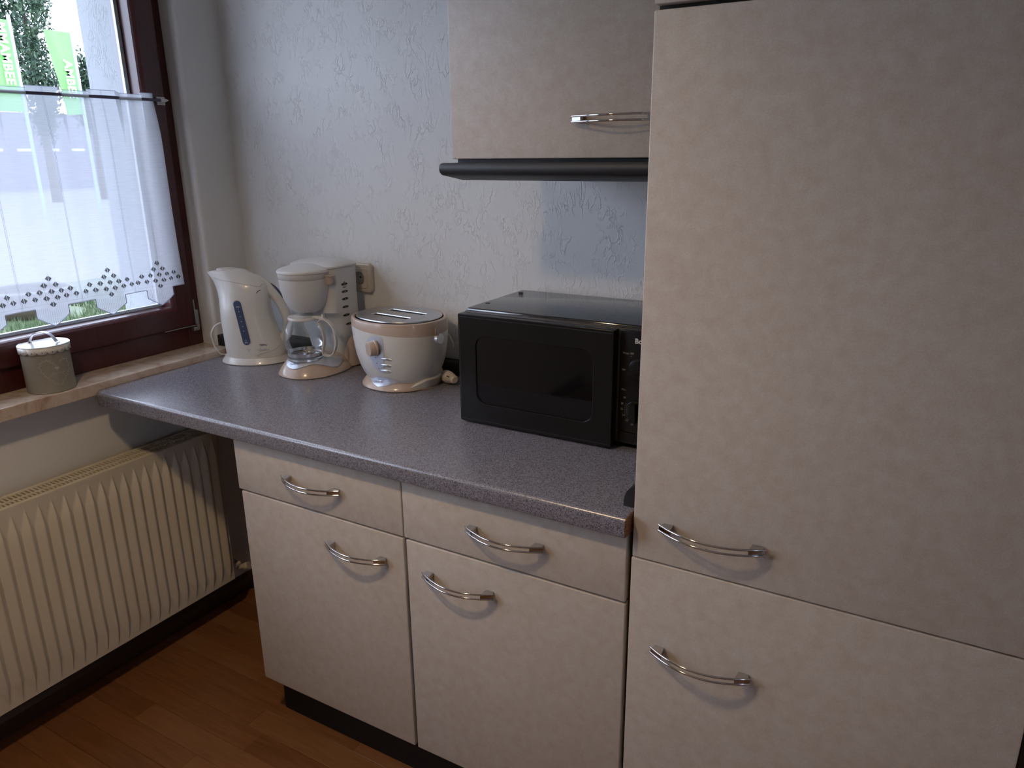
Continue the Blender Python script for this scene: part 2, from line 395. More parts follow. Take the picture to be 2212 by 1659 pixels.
obj('subfloor', B(0, X_ROOM, Y_ROOM, 0, -0.06, -0.008), m_floors[1], floor)
pw, plen = 0.068, 0.62
row = 0; y = -0.02
strip_meshes = []
for k in range(3):
    bm = B(0, plen - 0.0006, -(pw - 0.0006), 0, -0.008, 0.0, bev=0.0006, seg=1); me = bpy.data.meshes.new('plank'); bm.to_mesh(me); bm.free(); me.materials.append(m_floors[k]); strip_meshes.append(me)
cnt = 0
while y > -2.6:
    x = 0.012 - random.random() * plen * 0.8
    x0 = 0.012
    first = True
    while x < 2.55:
        if x + plen > 0.012 and cnt < 235:
            o = link(bpy.data.objects.new('plank', strip_meshes[random.randrange(3)])); o.parent = floor; o.location = (x, y, 0); cnt += 1
        x += plen
    y -= pw
# baseboards
def skirting(axis, a, b, at_):
    bm = bmesh.new()
    pr = [(0, 0), (0.016, 0), (0.016, 0.045), (0.008, 0.058), (0, 0.058)]
    if axis == 'y': prism(bm, [(p[0] + at_, p[1]) for p in pr], 'y', a, b)
    else: prism(bm, [(-p[0] + at_, p[1]) for p in pr], 'x', a, b)
    return bm
struct('baseboard_left', skirting('y', Y_ROOM, 0, 0.0), m_dwood)
struct('baseboard_back', skirting('x', 0.016, 0.55, 0.0), m_dwood)

# ------------------------------------------------------------------ window
win = struct_root('window_1', (-0.06, -0.9, ZS))
WYR = YR - 0.0005
ftop = WZ1
def frame_bars(bm, x0, x1, y0, y1, z0, z1, wl, wr, wb, wt, bev=0.003):
    box(bm, x0, x1, y1 - wr, y1, z0, z1, bev); box(bm, x0, x1, y0, y0 + wl, z0, z1, bev)
    box(bm, x0, x1, y0 + wl, y1 - wr, z0, z0 + wb, bev); box(bm, x0, x1, y0 + wl, y1 - wr, z1 - wt, z1, bev); return bm
obj('window_frame', frame_bars(bmesh.new(), -0.145, -0.064, WY0 + 0.001, WYR, ZS, ftop - 0.001, 0.05, 0.05, 0.064, 0.05), m_wine, win)
SZ0, SZ1 = 0.9475, ftop - 0.03
obj('mullion', B(-0.145, -0.064, -1.24, -1.16, ZS + 0.06, ftop - 0.04, 0.003), m_wine, win)
m_spacer = mat('white_spacer', (0.75, 0.77, 0.78), 0.35)
# sashes: front face proud of the frame, inner edge chamfered towards the glass
for SY0, SY1 in ((-1.195, -0.1835), (WY0 + 0.03, -1.205)):
    yi0, yi1, zi0, zi1 = SY0 + 0.07, SY1 - 0.07, 1.016, SZ1 - 0.07
    def rect_ring(x, ins): return [(x, yi0 - ins, zi0 - ins), (x, yi1 + ins, zi0 - ins), (x, yi1 + ins, zi1 + ins), (x, yi0 - ins, zi1 + ins)]
    def outer_ring(x, ins=0.0): return [(x, SY0 + ins, SZ0 + ins), (x, SY1 - ins, SZ0 + ins), (x, SY1 - ins, SZ1 - ins), (x, SY0 + ins, SZ1 - ins)]
    bm = bmesh.new()
    loft(bm, [outer_ring(-0.13), outer_ring(-0.053), outer_ring(-0.048, 0.005), rect_ring(-0.048, 0.009), rect_ring(-0.056, 0.003), rect_ring(-0.062, 0.0), rect_ring(-0.098, 0.0), rect_ring(-0.130, 0.0)], False, False)
    obj('sash', bm, m_wine, win)
    obj('glass_pane', B(-0.1065, -0.1005, yi0 - 0.004, yi1 + 0.004, zi0 - 0.004, zi1 + 0.004), m_pane, win)
    obj('glazing_spacer', frame_bars(bmesh.new(), -0.118, -0.107, yi0, yi1, zi0, zi1, 0.011, 0.011, 0.009, 0.011, 0.001), m_spacer, win)
bm = bmesh.new(); box(bm, -0.20, -0.146, -0.222, -0.204, ZS, ftop - 0.002); box(bm, -0.178, -0.164, -0.228, -0.221, ZS, ftop - 0.002)
obj('shutter_guide', bm, mat('grey_guide_rail', (0.28, 0.28, 0.31), 0.5), win)
bm = bmesh.new(); box(bm, -0.146, XS, WY0 + 0.001, YR - 0.0012, ZS - 0.0338, ZS - 0.0002, bev=0.002, seg=2); box(bm, 0.001, XS, -2.6, WY0 + 0.0, ZS - 0.0338, ZS - 0.0002)
obj('window_sill', bm, m_marble, win)
bm = bmesh.new(); box(bm, -0.42, -0.15, WY0 + 0.03, -0.206, ZS - 0.01, ZS + 0.004)
obj('outside_sill', bm, mat('outside_sill_stone', (0.55, 0.54, 0.52), 0.6), win)
bm = bmesh.new(); box(bm, -0.0475, -0.0445, -0.1865, -0.1825, 0.952, 1.031, 0.001, 1); box(bm, -0.0475, -0.0445, -0.298, -0.184, 0.9475, 0.9505, 0.001, 1)
box(bm, -0.063, -0.044, -0.183, -0.172, 0.938, 0.998, 0.003, 2); lathe(bm, -0.052, -0.176, [(0.94, 0.006), (0.99, 0.006), (0.994, 0.003)], 14); box(bm, -0.063, -0.046, -0.195, -0.172, 0.931, 0.944, 0.003, 2)
obj('hinge', bm, m_steel, win, smooth=True)

# small second window in the right-hand wall (unseen; added for daylight on the fronts)
dr = struct_root('unseen_window', (X_ROOM + 0.1, (DY0 + DY1) / 2, DZ0))
obj('window_frame', frame_bars(bmesh.new(), X_ROOM + 0.10, X_ROOM + 0.17, DY0, DY1, DZ0, DZ1, 0.05, 0.05, 0.05, 0.05), m_wine, dr)
obj('glass_pane', B(X_ROOM + 0.13, X_ROOM + 0.136, DY0 + 0.045, DY1 - 0.045, DZ0 + 0.045, DZ1 - 0.045), m_pane, dr)

# ------------------------------------------------------------------ base cabinets
HB = {}
def handle_bm():
    """bow handle 176 mm: two chrome rails, joined and stood off at both ends; door face at y=0, handle towards -y, centred at x=0"""
    L = 0.0875; bm = bmesh.new()
    def arc_y(x): return -(0.0100 + 0.0280 * (1 - (x / L) ** 2))
    for zz in (-0.0050, 0.0050):
        pts = [(x, arc_y(x), zz) for x in [-L + 2 * L * i / 28 for i in range(29)]]
        sweep(bm, pts, 0.0018, 0.0020, 14)
    for s in (-1, 1):
        # web between the rails at the end, and the foot that carries it off the door
        xs_ = [s * (L - 0.0005 - 0.0225 * i / 6) for i in range(7)]
        prism(bm, [(x, arc_y(x) - 0.0002) for x in xs_] + [(x, arc_y(x) + 0.0022) for x in xs_[::-1]], 'z', -0.0042, 0.0042)
        prism(bm, [(s * (L - 0.003), arc_y(L - 0.003) + 0.001), (s * (L - 0.005), 0.0), (s * (L - 0.022), 0.0), (s * (L - 0.0235), arc_y(L - 0.0235) + 0.001)], 'z', -0.0052, 0.0052)
    return bm
_hb = handle_bm(); H_ME = bpy.data.meshes.new('handle'); bmesh.ops.recalc_face_normals(_hb, faces=_hb.faces); _hb.to_mesh(H_ME); _hb.free(); H_ME.materials.append(m_chrome)
for p in H_ME.polygons: p.use_smooth = True
H_ME.set_sharp_from_angle(angle=math.radians(40))
def add_handle(parent, x, y, z):
    o = link(bpy.data.objects.new('handle', H_ME)); o.parent = parent; o.location = Vector((x, y, z)) - ORG[parent.name]; return o
def front(parent, name, x0, x1, z0, z1, yf, th=0.019):
    o = obj(name, B(x0, x1, yf, yf + th, z0, z1, bev=0.0022, seg=3), m_front, parent, smooth=True); return o
def carcass(parent, x0, x1, y0, y1, z0, z1, th=0.016, name='carcass'):
    bm = bmesh.new(); box(bm, x0, x0 + th, y0, y1, z0, z1); box(bm, x1 - th, x1, y0, y1, z0, z1); box(bm, x0 + th, x1 - th, y0, y1, z0, z0 + th); box(bm, x0 + th, x1 - th, y0, y1, z1 - th, z1); box(bm, x0 + th, x1 - th, y1 - 0.005, y1, z0 + th, z1 - th)
    return obj(name, bm, m_carcass, parent)
def base_cabinet(x0, x1, dx0, dx1, wx0, wx1, hd, hw, label):
    r_ = root('base_cabinet', ((x0 + x1) / 2, -0.30, 0.14), label, 'cabinet', 'base cabinets under the worktop')
    carcass(r_, x0, x1, -0.568, -0.02, 0.1405, 0.8235)
    d = front(r_, 'drawer', wx0, wx1, 0.6850, 0.8185, -DD); add_handle(d, hw, -DD, 0.7525)
    d = front(r_, 'door', dx0, dx1, 0.1405, 0.6808, -DD); add_handle(d, hd, -DD, 0.6160)
    return r_
base_cabinet(0.5775, 1.0770, 0.5809, 1.0761, 0.5727, 1.0772, 0.944, 0.8235, 'cream base cabinet with drawer and door nearest the radiator')
base_cabinet(1.0795, 1.5780, 1.0837, 1.5796, 1.0795, 1.5784, 1.218, 1.3305, 'cream base cabinet with drawer and door beside the tall cabinet')
pl = obj('plinth_board', B(0.579, 1.5800, -0.5315, -0.515, 0.001, 0.139, 0.001, 1), m_plinth); pl['label'] = 'black plinth board along the floor under the cream base cabinets'; pl['category'] = 'plinth'
# plinth clip that hangs out under the door gap
bm = bmesh.new(); sweep(bm, [(1.06 + 0.006 * math.cos(a), -0.534, 0.130 + 0.006 * math.sin(a)) for a in [PI * 0.8 + PI * 1.2 * i / 8 for i in range(9)]], 0.0012, N_=6)
obj('plinth_clip', bm, m_steel, pl)

# ------------------------------------------------------------------ worktop
wt = root('worktop', (0.8, -0.3, ZCB), 'grey speckled worktop with rounded front edge running from window sill to tall cabinet', 'worktop')
x0, x1, yf, yb = XS + 0.0008, 1.5832, -0.6108, -0.0005
def edge_profile():
    R1, R2 = 0.009, 0.003
    p = [(yb, ZCB), (yb, ZC)]
    for i in range(7):
        a = PI / 2 * i / 6; p.append((yf + R1 - R1 * math.sin(a), ZC - R1 + R1 * math.cos(a)))
    for i in range(4):
        a = PI / 2 * i / 3; p.append((yf + R2 - R2 * math.cos(a), ZCB + R2 - R2 * math.sin(a)))
    return p
pf = edge_profile()
bm = bmesh.new(); rings = []
# the free front left corner is rounded in plan
RC = 0.022
for i in range(9):
    a = PI / 2 * i / 8
    xk = x0 + RC - RC * math.cos(a); dy = RC - RC * math.sin(a)
    rings.append([(xk, (yy + dy if yy < -0.3 else yy), zz) for yy, zz in pf])
rings.append([(x1 - 0.0015, yy, zz) for yy, zz in pf])
loft(bm, rings)
obj('board', bm, m_top, wt, smooth=True, angle=30)
bm = bmesh.new(); loft(bm, [[(x1 - 0.0014, yy * 0.999 + (-0.0006 if yy > -0.3 else 0.0006), ZCB + (zz - ZCB) * 0.97 + 0.0006) for yy, zz in pf], [(x1, yy * 0.999 + (-0.0006 if yy > -0.3 else 0.0006), ZCB + (zz - ZCB) * 0.97 + 0.0006) for yy, zz in pf]])
obj('end_grain', bm, m_chip, wt, label='raw brown chipboard end of worktop')

# black upstand profile around the back of the worktop
up = root('wall_upstand', (0.8, -0.01, ZC), 'black rounded upstand strip along the back and both ends of the worktop', 'upstand')
UH, UD = 0.040, 0.027
upro = [(0, 0), (UD, 0)] + [(UD * math.cos(a) ** 0.8 if math.cos(a) > 0 else 0, 0.006 + (UH - 0.006) * math.sin(a)) for a in [PI / 2 * i / 8 for i in range(1, 8)]] + [(0.004, UH), (0, UH)]
bm = prism(bmesh.new(), [(-p[0] - 0.0008, p[1] + ZC + 0.0004) for p in upro], 'x', 0.002, 1.5845)
obj('back_strip', bm, m_blacksoft, up, smooth=True)
bm = prism(bmesh.new(), [(1.5868 - p[0], p[1] + ZC + 0.0004) for p in upro], 'y', -0.564, -0.029)
obj('end_strip', bm, m_blacksoft, up, smooth=True)
bm = prism(bmesh.new(), [(0.001 + p[0] * 1.0, p[1] * 1.28 + ZC + 0.0004) for p in upro], 'y', YR + 0.003, -0.029)
obj('end_strip', bm, m_blacksoft, up, smooth=True)

# ------------------------------------------------------------------ tall cabinet
tc = root('tall_cabinet', (1.887, -0.3, 0.14), 'tall cream cabinet with two doors right of the worktop', 'cabinet')
carcass(tc, 1.5886, 2.1856, -0.567, -0.005, 0.10, 2.14)
bm = bmesh.new(); box(bm, 1.5892, 1.5905, -0.5684, -0.5672, 0.12, 2.1)
d = front(tc, 'door', 1.5872, 2.1848, 0.1405, 0.7798, -DT); add_handle(d, 1.7212, -DT, 0.6120)
d = front(tc, 'door', 1.5886, 2.1856, 0.7826, 1.6535, -DT); add_handle(d, 1.7250, -DT, 0.8550)
d = front(tc, 'door', 1.5886, 2.1856, 1.6610, 2.14, -DT)
obj('gap_strip', B(1.5905, 2.184, -0.5695, -0.5675, 1.6538, 1.6607), m_black, tc)
fp = obj('added_dark_panel', B(2.1885, 2.26, -0.56, -0.02, 0.001, 1.3, 0.002, 1), m_black); fp['label'] = 'black panel added to darken the lower right edge beside the tall cream cabinet'; fp['category'] = 'panel'  # added so the space right of the cabinet stays dark
bm.free()

# ------------------------------------------------------------------ wall cabinet with light rail
wc = root('wall_cabinet', (1.33, -0.18, 1.452), 'cream wall cabinet hanging above the microwave with black rail below', 'cabinet')
carcass(wc, 1.0835, 1.5870, -0.346, -0.002, 1.4525, 2.14)
d = front(wc, 'door', 1.0815, 1.5872, 1.4511, 2.14, -DU); add_handle(d, 1.4465, -DU, 1.5205)
bm = bmesh.new()
fas = [(-0.300, 1.4435), (-0.392, 1.4435), (-0.397, 1.4415), (-0.3995, 1.437), (-0.400, 1.432), (-0.3985, 1.4255), (-0.396, 1.4225), (-0.391, 1.4195), (-0.318, 1.4075), (-0.300, 1.4075)]
rings = []
for i in range(5):
    a = PI / 2 * i / 4; ins = 0.007 * (1 - math.sin(a)); xx = 1.068 + 0.007 - 0.007 * math.cos(a)
    rings.append([(xx, yy + (ins if yy < -0.38 else 0), 1.4315 + (zz - 1.4315) * (1 - ins / 0.012)) for yy, zz in fas])
rings.append([(1.5865, yy, zz) for yy, zz in fas])
loft(bm, rings)
box(bm, 1.0865, 1.5865, -0.352, -0.30, 1.443, 1.4523)
obj('light_rail', bm, m_blacksoft, wc, smooth=True, label='black rounded rail under cabinet')

# ------------------------------------------------------------------ radiator
rd = root('radiator', (0.09, -0.9, 0.137), 'cream ribbed panel radiator on the wall under the window', 'radiator')
RY1, RY0, RZ0, RZ1, RXF = -0.292, -1.60, 0.137, 0.658, 0.130
pitch, ph = 0.0325, -0.8943
bm = bmesh.new(); HR = 0.0125
ny = int((RY1 - RY0) / pitch * 16)
zl = [RZ0, RZ0 + .003, RZ0 + 0.014] + [RZ0 + 0.014 + 0.055 * i / 8 for i in range(1, 9)] + [0.35, 0.50] + [0.578 + 0.058 * i / 10 for i in range(11)] + [0.645, RZ1 - 0.003, RZ1]
rows = []
for z in zl:
    tp = max(0.0, min(1.0, (0.636 - z) / 0.056, (z - (RZ0 + 0.014)) / 0.055)); rr = []
    for i in range(ny + 1):
        yy = RY0 + (RY1 - RY0) * i / ny
        d_ = ((yy - ph + pitch / 2) % pitch) - pitch / 2          # distance from the ridge line
        if d_ < 0: e_ = 1 + d_ / (pitch * 0.60 * max(tp, 1e-3))   # long flank on one side, short on the other
        else: e_ = 1 - d_ / (pitch * 0.40 * max(tp, 1e-3))
        h_ = HR * tp ** 0.7 * max(0.0, e_); h_ = h_ if h_ < HR * 0.86 else HR * 0.86 + (h_ - HR * 0.86) * 0.35
        if yy > RY1 - 0.004 or yy < RY0 + 0.004: h_ = 0
        xx = RXF - HR * 0.9 + h_
        if z <= RZ0 + 0.001 or z >= RZ1 - 0.001: xx -= 0.004
        rr.append(bm.verts.new((xx, yy, z)))
    rows.append(rr)
for a, c in zip(rows, rows[1:]):
    for i in range(ny): bm.faces.new((a[i], a[i + 1], c[i + 1], c[i]))
obj('front_panel', bm, m_rad, rd, smooth=True, angle=42)
obj('back_panel', B(0.036, 0.050, RY0, RY1, RZ0, RZ1 - 0.01), m_rad, rd)
bm = bmesh.new(); box(bm, 0.034, 0.117, RY1 - 0.0005, RY1 + 0.0015, RZ0, RZ1 - 0.002)
obj('side_cover', bm, m_rad, rd)
bm = bmesh.new(); box(bm, 0.036, 0.048, RY0, RY1, RZ1 - 0.006, RZ1 - 0.002); box(bm, 0.104, 0.1185, RY0, RY1, RZ1 - 0.006, RZ1 - 0.001); box(bm, 0.076, 0.084, RY0, RY1, RZ1 - 0.006, RZ1 - 0.002)
yy = RY0 + 0.005
while yy < RY1 - 0.004:
    box(bm, 0.036, 0.117, yy, yy + 0.0042, RZ1 - 0.010, RZ1 - 0.0025); yy += 0.0105
g = obj('top_grille', bm, m_rad, rd); g['kind'] = 'stuff'
bm = bmesh.new(); sweep(bm, [(0.085, RY1, 0.165), (0.085, -0.262, 0.165), (0.085, -0.245, 0.163), (0.070, -0.232, 0.150), (0.03, -0.225, 0.148), (0.002, -0.225, 0.148)], 0.0075, N_=12); sweep(bm, [(0.085, -0.288, 0.165), (0.085, -0.262, 0.165)], 0.014, N_=12)
obj('pipe', bm, m_rad, rd, smooth=True)
bm = bmesh.new(); sweep(bm, [(0.085, -0.225, 0.140), (0.100, -0.218, 0.146)], 0.012, N_=14); sweep(bm, [(0.085, -0.245, 0.150), (0.090, -0.225, 0.142)], 0.009, N_=12)
obj('valve', bm, m_rad, rd, smooth=True)

# ------------------------------------------------------------------ wall socket
so = root('wall_socket', (0.4985, 0, 1.1135), 'cream wall socket on the textured wall behind the coffee maker', 'socket')
def frame_plate(hx, hz, r_, hole, th, bev, yc):
    bm = plate([rrect(-hx, hx, -hz, hz, r_)] + ([hole] if hole else []), th, bev)
    return place(bm, (1, 0, 0), (0, 0, 1), (0, -1, 0), (0.4985, yc, 1.1135))
circ = lambda r_, k=32: [(r_ * math.cos(2 * PI * i / k), r_ * math.sin(2 * PI * i / k)) for i in range(k)]
obj('cover_frame', frame_plate(0.0385, 0.0385, 0.008, rrect(-0.0285, 0.0285, -0.0285, 0.0285, 0.006), 0.016, 0.004, -0.0082), m_socket, so, smooth=True)
obj('insert', frame_plate(0.0277, 0.0277, 0.005, circ(0.0200), 0.016, 0.0015, -0.0105), m_socket, so, smooth=True)
bm = bmesh.new(); loft(bm, [[(0.4985 + p[0], -0.0175, 1.1135 + p[1]) for p in circ(0.0200)], [(0.4985 + p[0] * .96, -0.002, 1.1135 + p[1] * .96) for p in circ(0.0200)]], False, True)
obj('well', bm, m_socket, so, smooth=True)
for dx in (-0.0095, 0.0095):
    bm = bmesh.new(); loft(bm, [[(0.4985 + dx + p[0], -0.0026, 1.1135 + p[1]) for p in circ(0.0028, 12)], [(0.4985 + dx + p[0], -0.0020, 1.1135 + p[1]) for p in circ(0.0028, 12)]])
    obj('contact_hole', bm, m_dark, so)
for dz in (-0.0175, 0.0175): obj('earth_clip', B(0.4965, 0.5005, -0.011, -0.003, 1.1135 + dz - 0.0015, 1.1135 + dz + 0.0015), m_steel, so)

# ------------------------------------------------------------------ microwave
mw = root('microwave', (1.29, -0.17, ZC), 'black microwave oven with dark door window on the worktop', 'microwave')
bm = B(1.060, 1.530, -0.297, -0.036, 0.8735, 1.1262, bev=0.004, seg=3)
case = obj('case', bm, m_blackgloss, mw, smooth=True)
bm = bmesh.new(); box(bm, 1.062, 1.528, -0.309, -0.294, 0.874, 1.1215, 0.003, 2)
obj('front_frame', bm, mat('brown_black_bezel', (0.05, 0.042, 0.036), 0.35), mw, smooth=True)
wo = rrect(1.1054, 1.3954, 0.9140, 1.0742, 0.026)
bm = plate([rrect(1.0625, 1.4370, 0.8685, 1.1184, 0.0022, 3), wo], 0.027, 0.0012); place(bm, (1, 0, 0), (0, 0, 1), (0, -1, 0), (0, -0.335 + 0.0135, 0))
door = obj('door', bm, m_micro, mw, smooth=True)
bm = plate([wo], 0.004); place(bm, (1, 0, 0), (0, 0, 1), (0, -1, 0), (0, -0.335 + 0.0055, 0)); obj('door_window', bm, m_blackglass, door)
bm = bmesh.new()
for q in ((1.0645, 1.0660, 0.871, 1.116), (1.0645, 1.4355, 1.1125, 1.114), (1.0645, 1.4355, 0.873, 0.8745)): box(bm, q[0], q[1], -0.3356, -0.3346, q[2], q[3])
obj('door_trim', bm, m_black, door)
bm = bmesh.new(); box(bm, 1.4435, 1.5285, -0.3135, -0.300, 0.9015, 1.1195, 0.002, 2)
panel = obj('control_panel', bm, m_micro, mw, smooth=True)
obj('release_button', B(1.4435, 1.5285, -0.3125, -0.300, 0.8745, 0.9000, 0.002, 2), m_micro, mw, smooth=True)
for zc_, rr in ((1.0405, 0.0200), (0.9500, 0.0225)):
    bm = bmesh.new(); cx = 1.4845 if zc_ > 1 else 1.4830
    loft(bm, [[(cx + p[0] * k, yy, zc_ + p[1] * k) for p in circ(rr, 36)] for yy, k in ((-0.3137, 1.0), (-0.318, 0.98), (-0.3185, 0.93))])
    an = math.radians(205) if zc_ > 1 else math.radians(90)
    gx, gz = math.cos(an), math.sin(an)
    grip = [(cx + gx * u * rr * 0.9 - gz * v_ * rr * 0.28, zc_ + gz * u * rr * 0.9 + gx * v_ * rr * 0.28) for u, v_ in ((-1, -1), (1, -0.7), (1, 0.7), (-1, 1))]
    prism(bm, grip, 'y', -0.3345, -0.318)
    k_ = obj('knob', bm, m_micro, panel, smooth=True)
    if zc_ > 1:
        bm = prism(bmesh.new(), [(cx + gx * u * rr - gz * v_ * rr * 0.06, zc_ + gz * u * rr + gx * v_ * rr * 0.06) for u, v_ in ((0.72, -1), (1.0, -1), (1.0, 1), (0.72, 1))], 'y', -0.3190, -0.3180)
        obj('pointer', bm, m_whitetxt, mw)
def flat_text(body, size, x, z, y, m_, parent, name='lettering', align='LEFT', bold=0.0, ang=0.0, sx=1.0):
    bm = text_bm(body, size, 0.0001, align, 1.0, bold); ca, sa = math.cos(ang), math.sin(ang)
    place(bm, (ca * sx, 0, sa * sx), (-sa, 0, ca), (0, -1, 0), (x, y, z)); return obj(name, bm, m_, parent)
PY = -0.3139
flat_text('Bomann', 0.0145, 1.4752, 1.0935, PY, m_whitetxt, panel, bold=0.0004)
flat_text('Watt', 0.0062, 1.4505, 1.0690, PY, m_dimtxt, panel); flat_text('180', 0.0062, 1.4648, 1.0695, PY, m_dimtxt, panel)
flat_text('90', 0.0062, 1.4497, 1.0335, PY, m_dimtxt, panel); flat_text('Min.', 0.0062, 1.4500, 0.9915, PY, m_dimtxt, panel)
for body, x, z in (('30', 1.4545, 0.9745), ('28', 1.4495, 0.9610), ('26', 1.4492, 0.9490), ('24', 1.4535, 0.9360), ('22', 1.4610, 0.9255), ('20', 1.4725, 0.9185)):
    flat_text(body, 0.0058, x, z, PY, m_dimtxt, panel)
bm = bmesh.new()
for a in [150 + 9.2 * i for i in range(12)]:
    a = math.radians(a); cx, cz_ = 1.4830, 0.9500
    p, q = Vector((math.cos(a), math.sin(a))) * 0.0245, Vector((math.cos(a), math.sin(a))) * 0.0262; n = Vector((-math.sin(a), math.cos(a))) * 0.0004
    prism(bm, [(cx + v_.x, cz_ + v_.y) for v_ in (p + n, p - n, q - n, q + n)], 'y', PY - 0.0001, PY + 0.0002)
for x, z in ((1.4568, 1.0358), (1.4690, 1.0655)): box(bm, x - 0.001, x + 0.001, PY - 0.0001, PY + 0.0002, z - 0.0005, z + 0.0005)
dmk = obj('dial_marks', bm, m_dimtxt, panel); dmk['kind'] = 'stuff'
for y in (-0.231, -0.073):
    bm = bmesh.new(); lathe(bm, 1.0765, y, [(1.1260, 0.0062), (1.1268, 0.0058), (1.1270, 0.003)], 20); obj('screw_cap', bm, m_black, mw, smooth=True)
for x in (1.10, 1.49):
    for y in (-0.27, -0.07):
        bm = bmesh.new(); lathe(bm, x, y, [(ZC + 0.0003, 0.011), (0.8745, 0.012)], 16); obj('foot', bm, m_black, mw, smooth=True)

# ------------------------------------------------------------------ toaster
TX, TY, TR = 0.738, -0.140, -0.08
ts = root('toaster', (TX, TY, ZC), 'white oval two-slot toaster with beige rim beside the microwave', 'toaster')
TA, TB, TT = 0.136, 0.113, 1.0485
def tri(k, z, N_=56, n=2.15, a=TA, b=TB): return sring(TX, TY, z, a * k, b * k, n, N_, TR)
def tb(x, y):     # lower edge of the beige rim: drops towards the right end
    u = ((x - TX) * math.cos(TR) + (y - TY) * math.sin(TR)) / TA
    return TT - 0.0275 - 0.008 * u
ks = [(0.0, 0.70), (0.06, 0.745), (0.16, 0.815), (0.30, 0.88), (0.45, 0.93), (0.62, 0.965), (0.80, 0.988), (0.94, 0.998), (1.0, 1.0)]
bm = bmesh.new(); h0 = ZC + 0.012
rings = []
for f_, k in ks:
    rings.append([(x, y, h0 + f_ * (tb(x, y) - h0)) for x, y, _ in tri(k, 0)])
loft(bm, rings, True, False)
tbody = obj('body', bm, m_white, ts, smooth=True)
bm = bmesh.new()
rings = [[(x, y, tb(x, y)) for x, y, _ in tri(1.0, 0)], [(x, y, tb(x, y) + 0.0005) for x, y, _ in tri(1.004, 0)], tri(1.002, TT - 0.006), tri(0.992, TT - 0.002), tri(0.965, TT), tri(0.925, TT - 0.001), tri(0.908, TT - 0.004), tri(0.905, TT - 0.012)]
loft(bm, rings, False, False)
trim = obj('rim_band', bm, m_beige, ts, smooth=True, label='glossy beige rim band')
def tl(u, v_): return (TX + u * math.cos(TR) - v_ * math.sin(TR), TY + u * math.sin(TR) + v_ * math.cos(TR))
ov = [(p[0] * 1.0, p[1] * 1.0) for p in [(0.1195 * math.copysign(abs(math.cos(a)) ** 0.92, math.cos(a)), 0.0965 * math.copysign(abs(math.sin(a)) ** 0.92, math.sin(a))) for a in [2 * PI * i / 56 for i in range(56)]]]
slots = [rrect(-0.066, 0.066, -0.045, -0.019, 0.006), rrect(-0.066, 0.066, 0.019, 0.045, 0.006)]
bm = plate([ov] + slots, 0.006, 0.0025)
place(bm, (math.cos(TR), math.sin(TR), 0), (-math.sin(TR), math.cos(TR), 0), (0, 0, 1), (TX, TY, TT + 0.0005))
obj('top_plate', bm, m_chromesat, ts, smooth=True, label='chrome top plate with two bread slots')
bm = bmesh.new(); loft(bm, [sring(TX, TY, TT - 0.010, 0.1205, 0.0985, 2.15, 56, TR), sring(TX, TY, TT - 0.0085, 0.1205, 0.0985, 2.15, 56, TR)])
for s in slots:   # leave the wells open: a dark floor plate far below shows through the slots
    pass
bm.free()
for sgn in (-1, 1):
    bm = bmesh.new(); w_in = rrect(-0.0665, 0.0665, sgn * 0.032 - 0.0135, sgn * 0.032 + 0.0135, 0.006)
    top_ = [(*tl(*p), TT - 0.001) for p in w_in]; bot_ = [(*tl(p[0] * 0.98, p[1]), TT - 0.12) for p in w_in]
    loft(bm, [bot_, top_], True, False); obj('slot_well', bm, m_slot, ts, smooth=True)
bm = bmesh.new(); loft(bm, [tri(0.80, ZC + 0.0006), tri(0.815, ZC + 0.002, a=0.131, b=0.131), sring(TX, TY, ZC + 0.004, 0.1075, 0.108, 2.1, 56, TR), sring(TX, TY, ZC + 0.008, 0.106, 0.1065, 2.1, 56, TR), sring(TX, TY, ZC + 0.017, 0.099, 0.098, 2.1, 56, TR), sring(TX, TY, ZC + 0.024, 0.090, 0.086, 2.1, 56, TR), sring(TX, TY, ZC + 0.026, 0.06, 0.06, 2.1, 56, TR)])
tbase = obj('base_ring', bm, m_beige, ts, smooth=True)
tc_ = Vector((TX, TY, 0.96)); tdir = tc_ - CAM
dk = Decal([tbody, tbase], (TX, TY), tdir, (0.779, 0.627))
def pan(u, v_):
    z = 0.8915 + (0.9930 - 0.8915) * math.sin(PI / 2 * u)
    L_ = [(0.8915, -0.0545), (0.908, -0.0705), (0.939, -0.0835), (0.965, -0.0872), (0.9715, -0.0875), (0.978, -0.0865), (0.984, -0.0835), (0.989, -0.0787), (0.992, -0.0720), (0.9930, -0.0665)]
    R_ = [(0.8915, -0.0485), (0.908, -0.0462), (0.939, -0.0445), (0.965, -0.0445), (0.9715, -0.0445), (0.978, -0.0455), (0.984, -0.0485), (0.989, -0.0533), (0.992, -0.0600), (0.9930, -0.0655)]
    def ip(T):
        for (a, b_), (c, d) in zip(T, T[1:]):
            if a <= z <= c + 1e-9: return b_ + (d - b_) * (z - a) / (c - a)
        return T[-1][1]
    return ip(L_) + (ip(R_) - ip(L_)) * v_, z
obj('control_panel', dk.grid(pan, 18, 8, 0.0012), m_silver, ts, smooth=True)
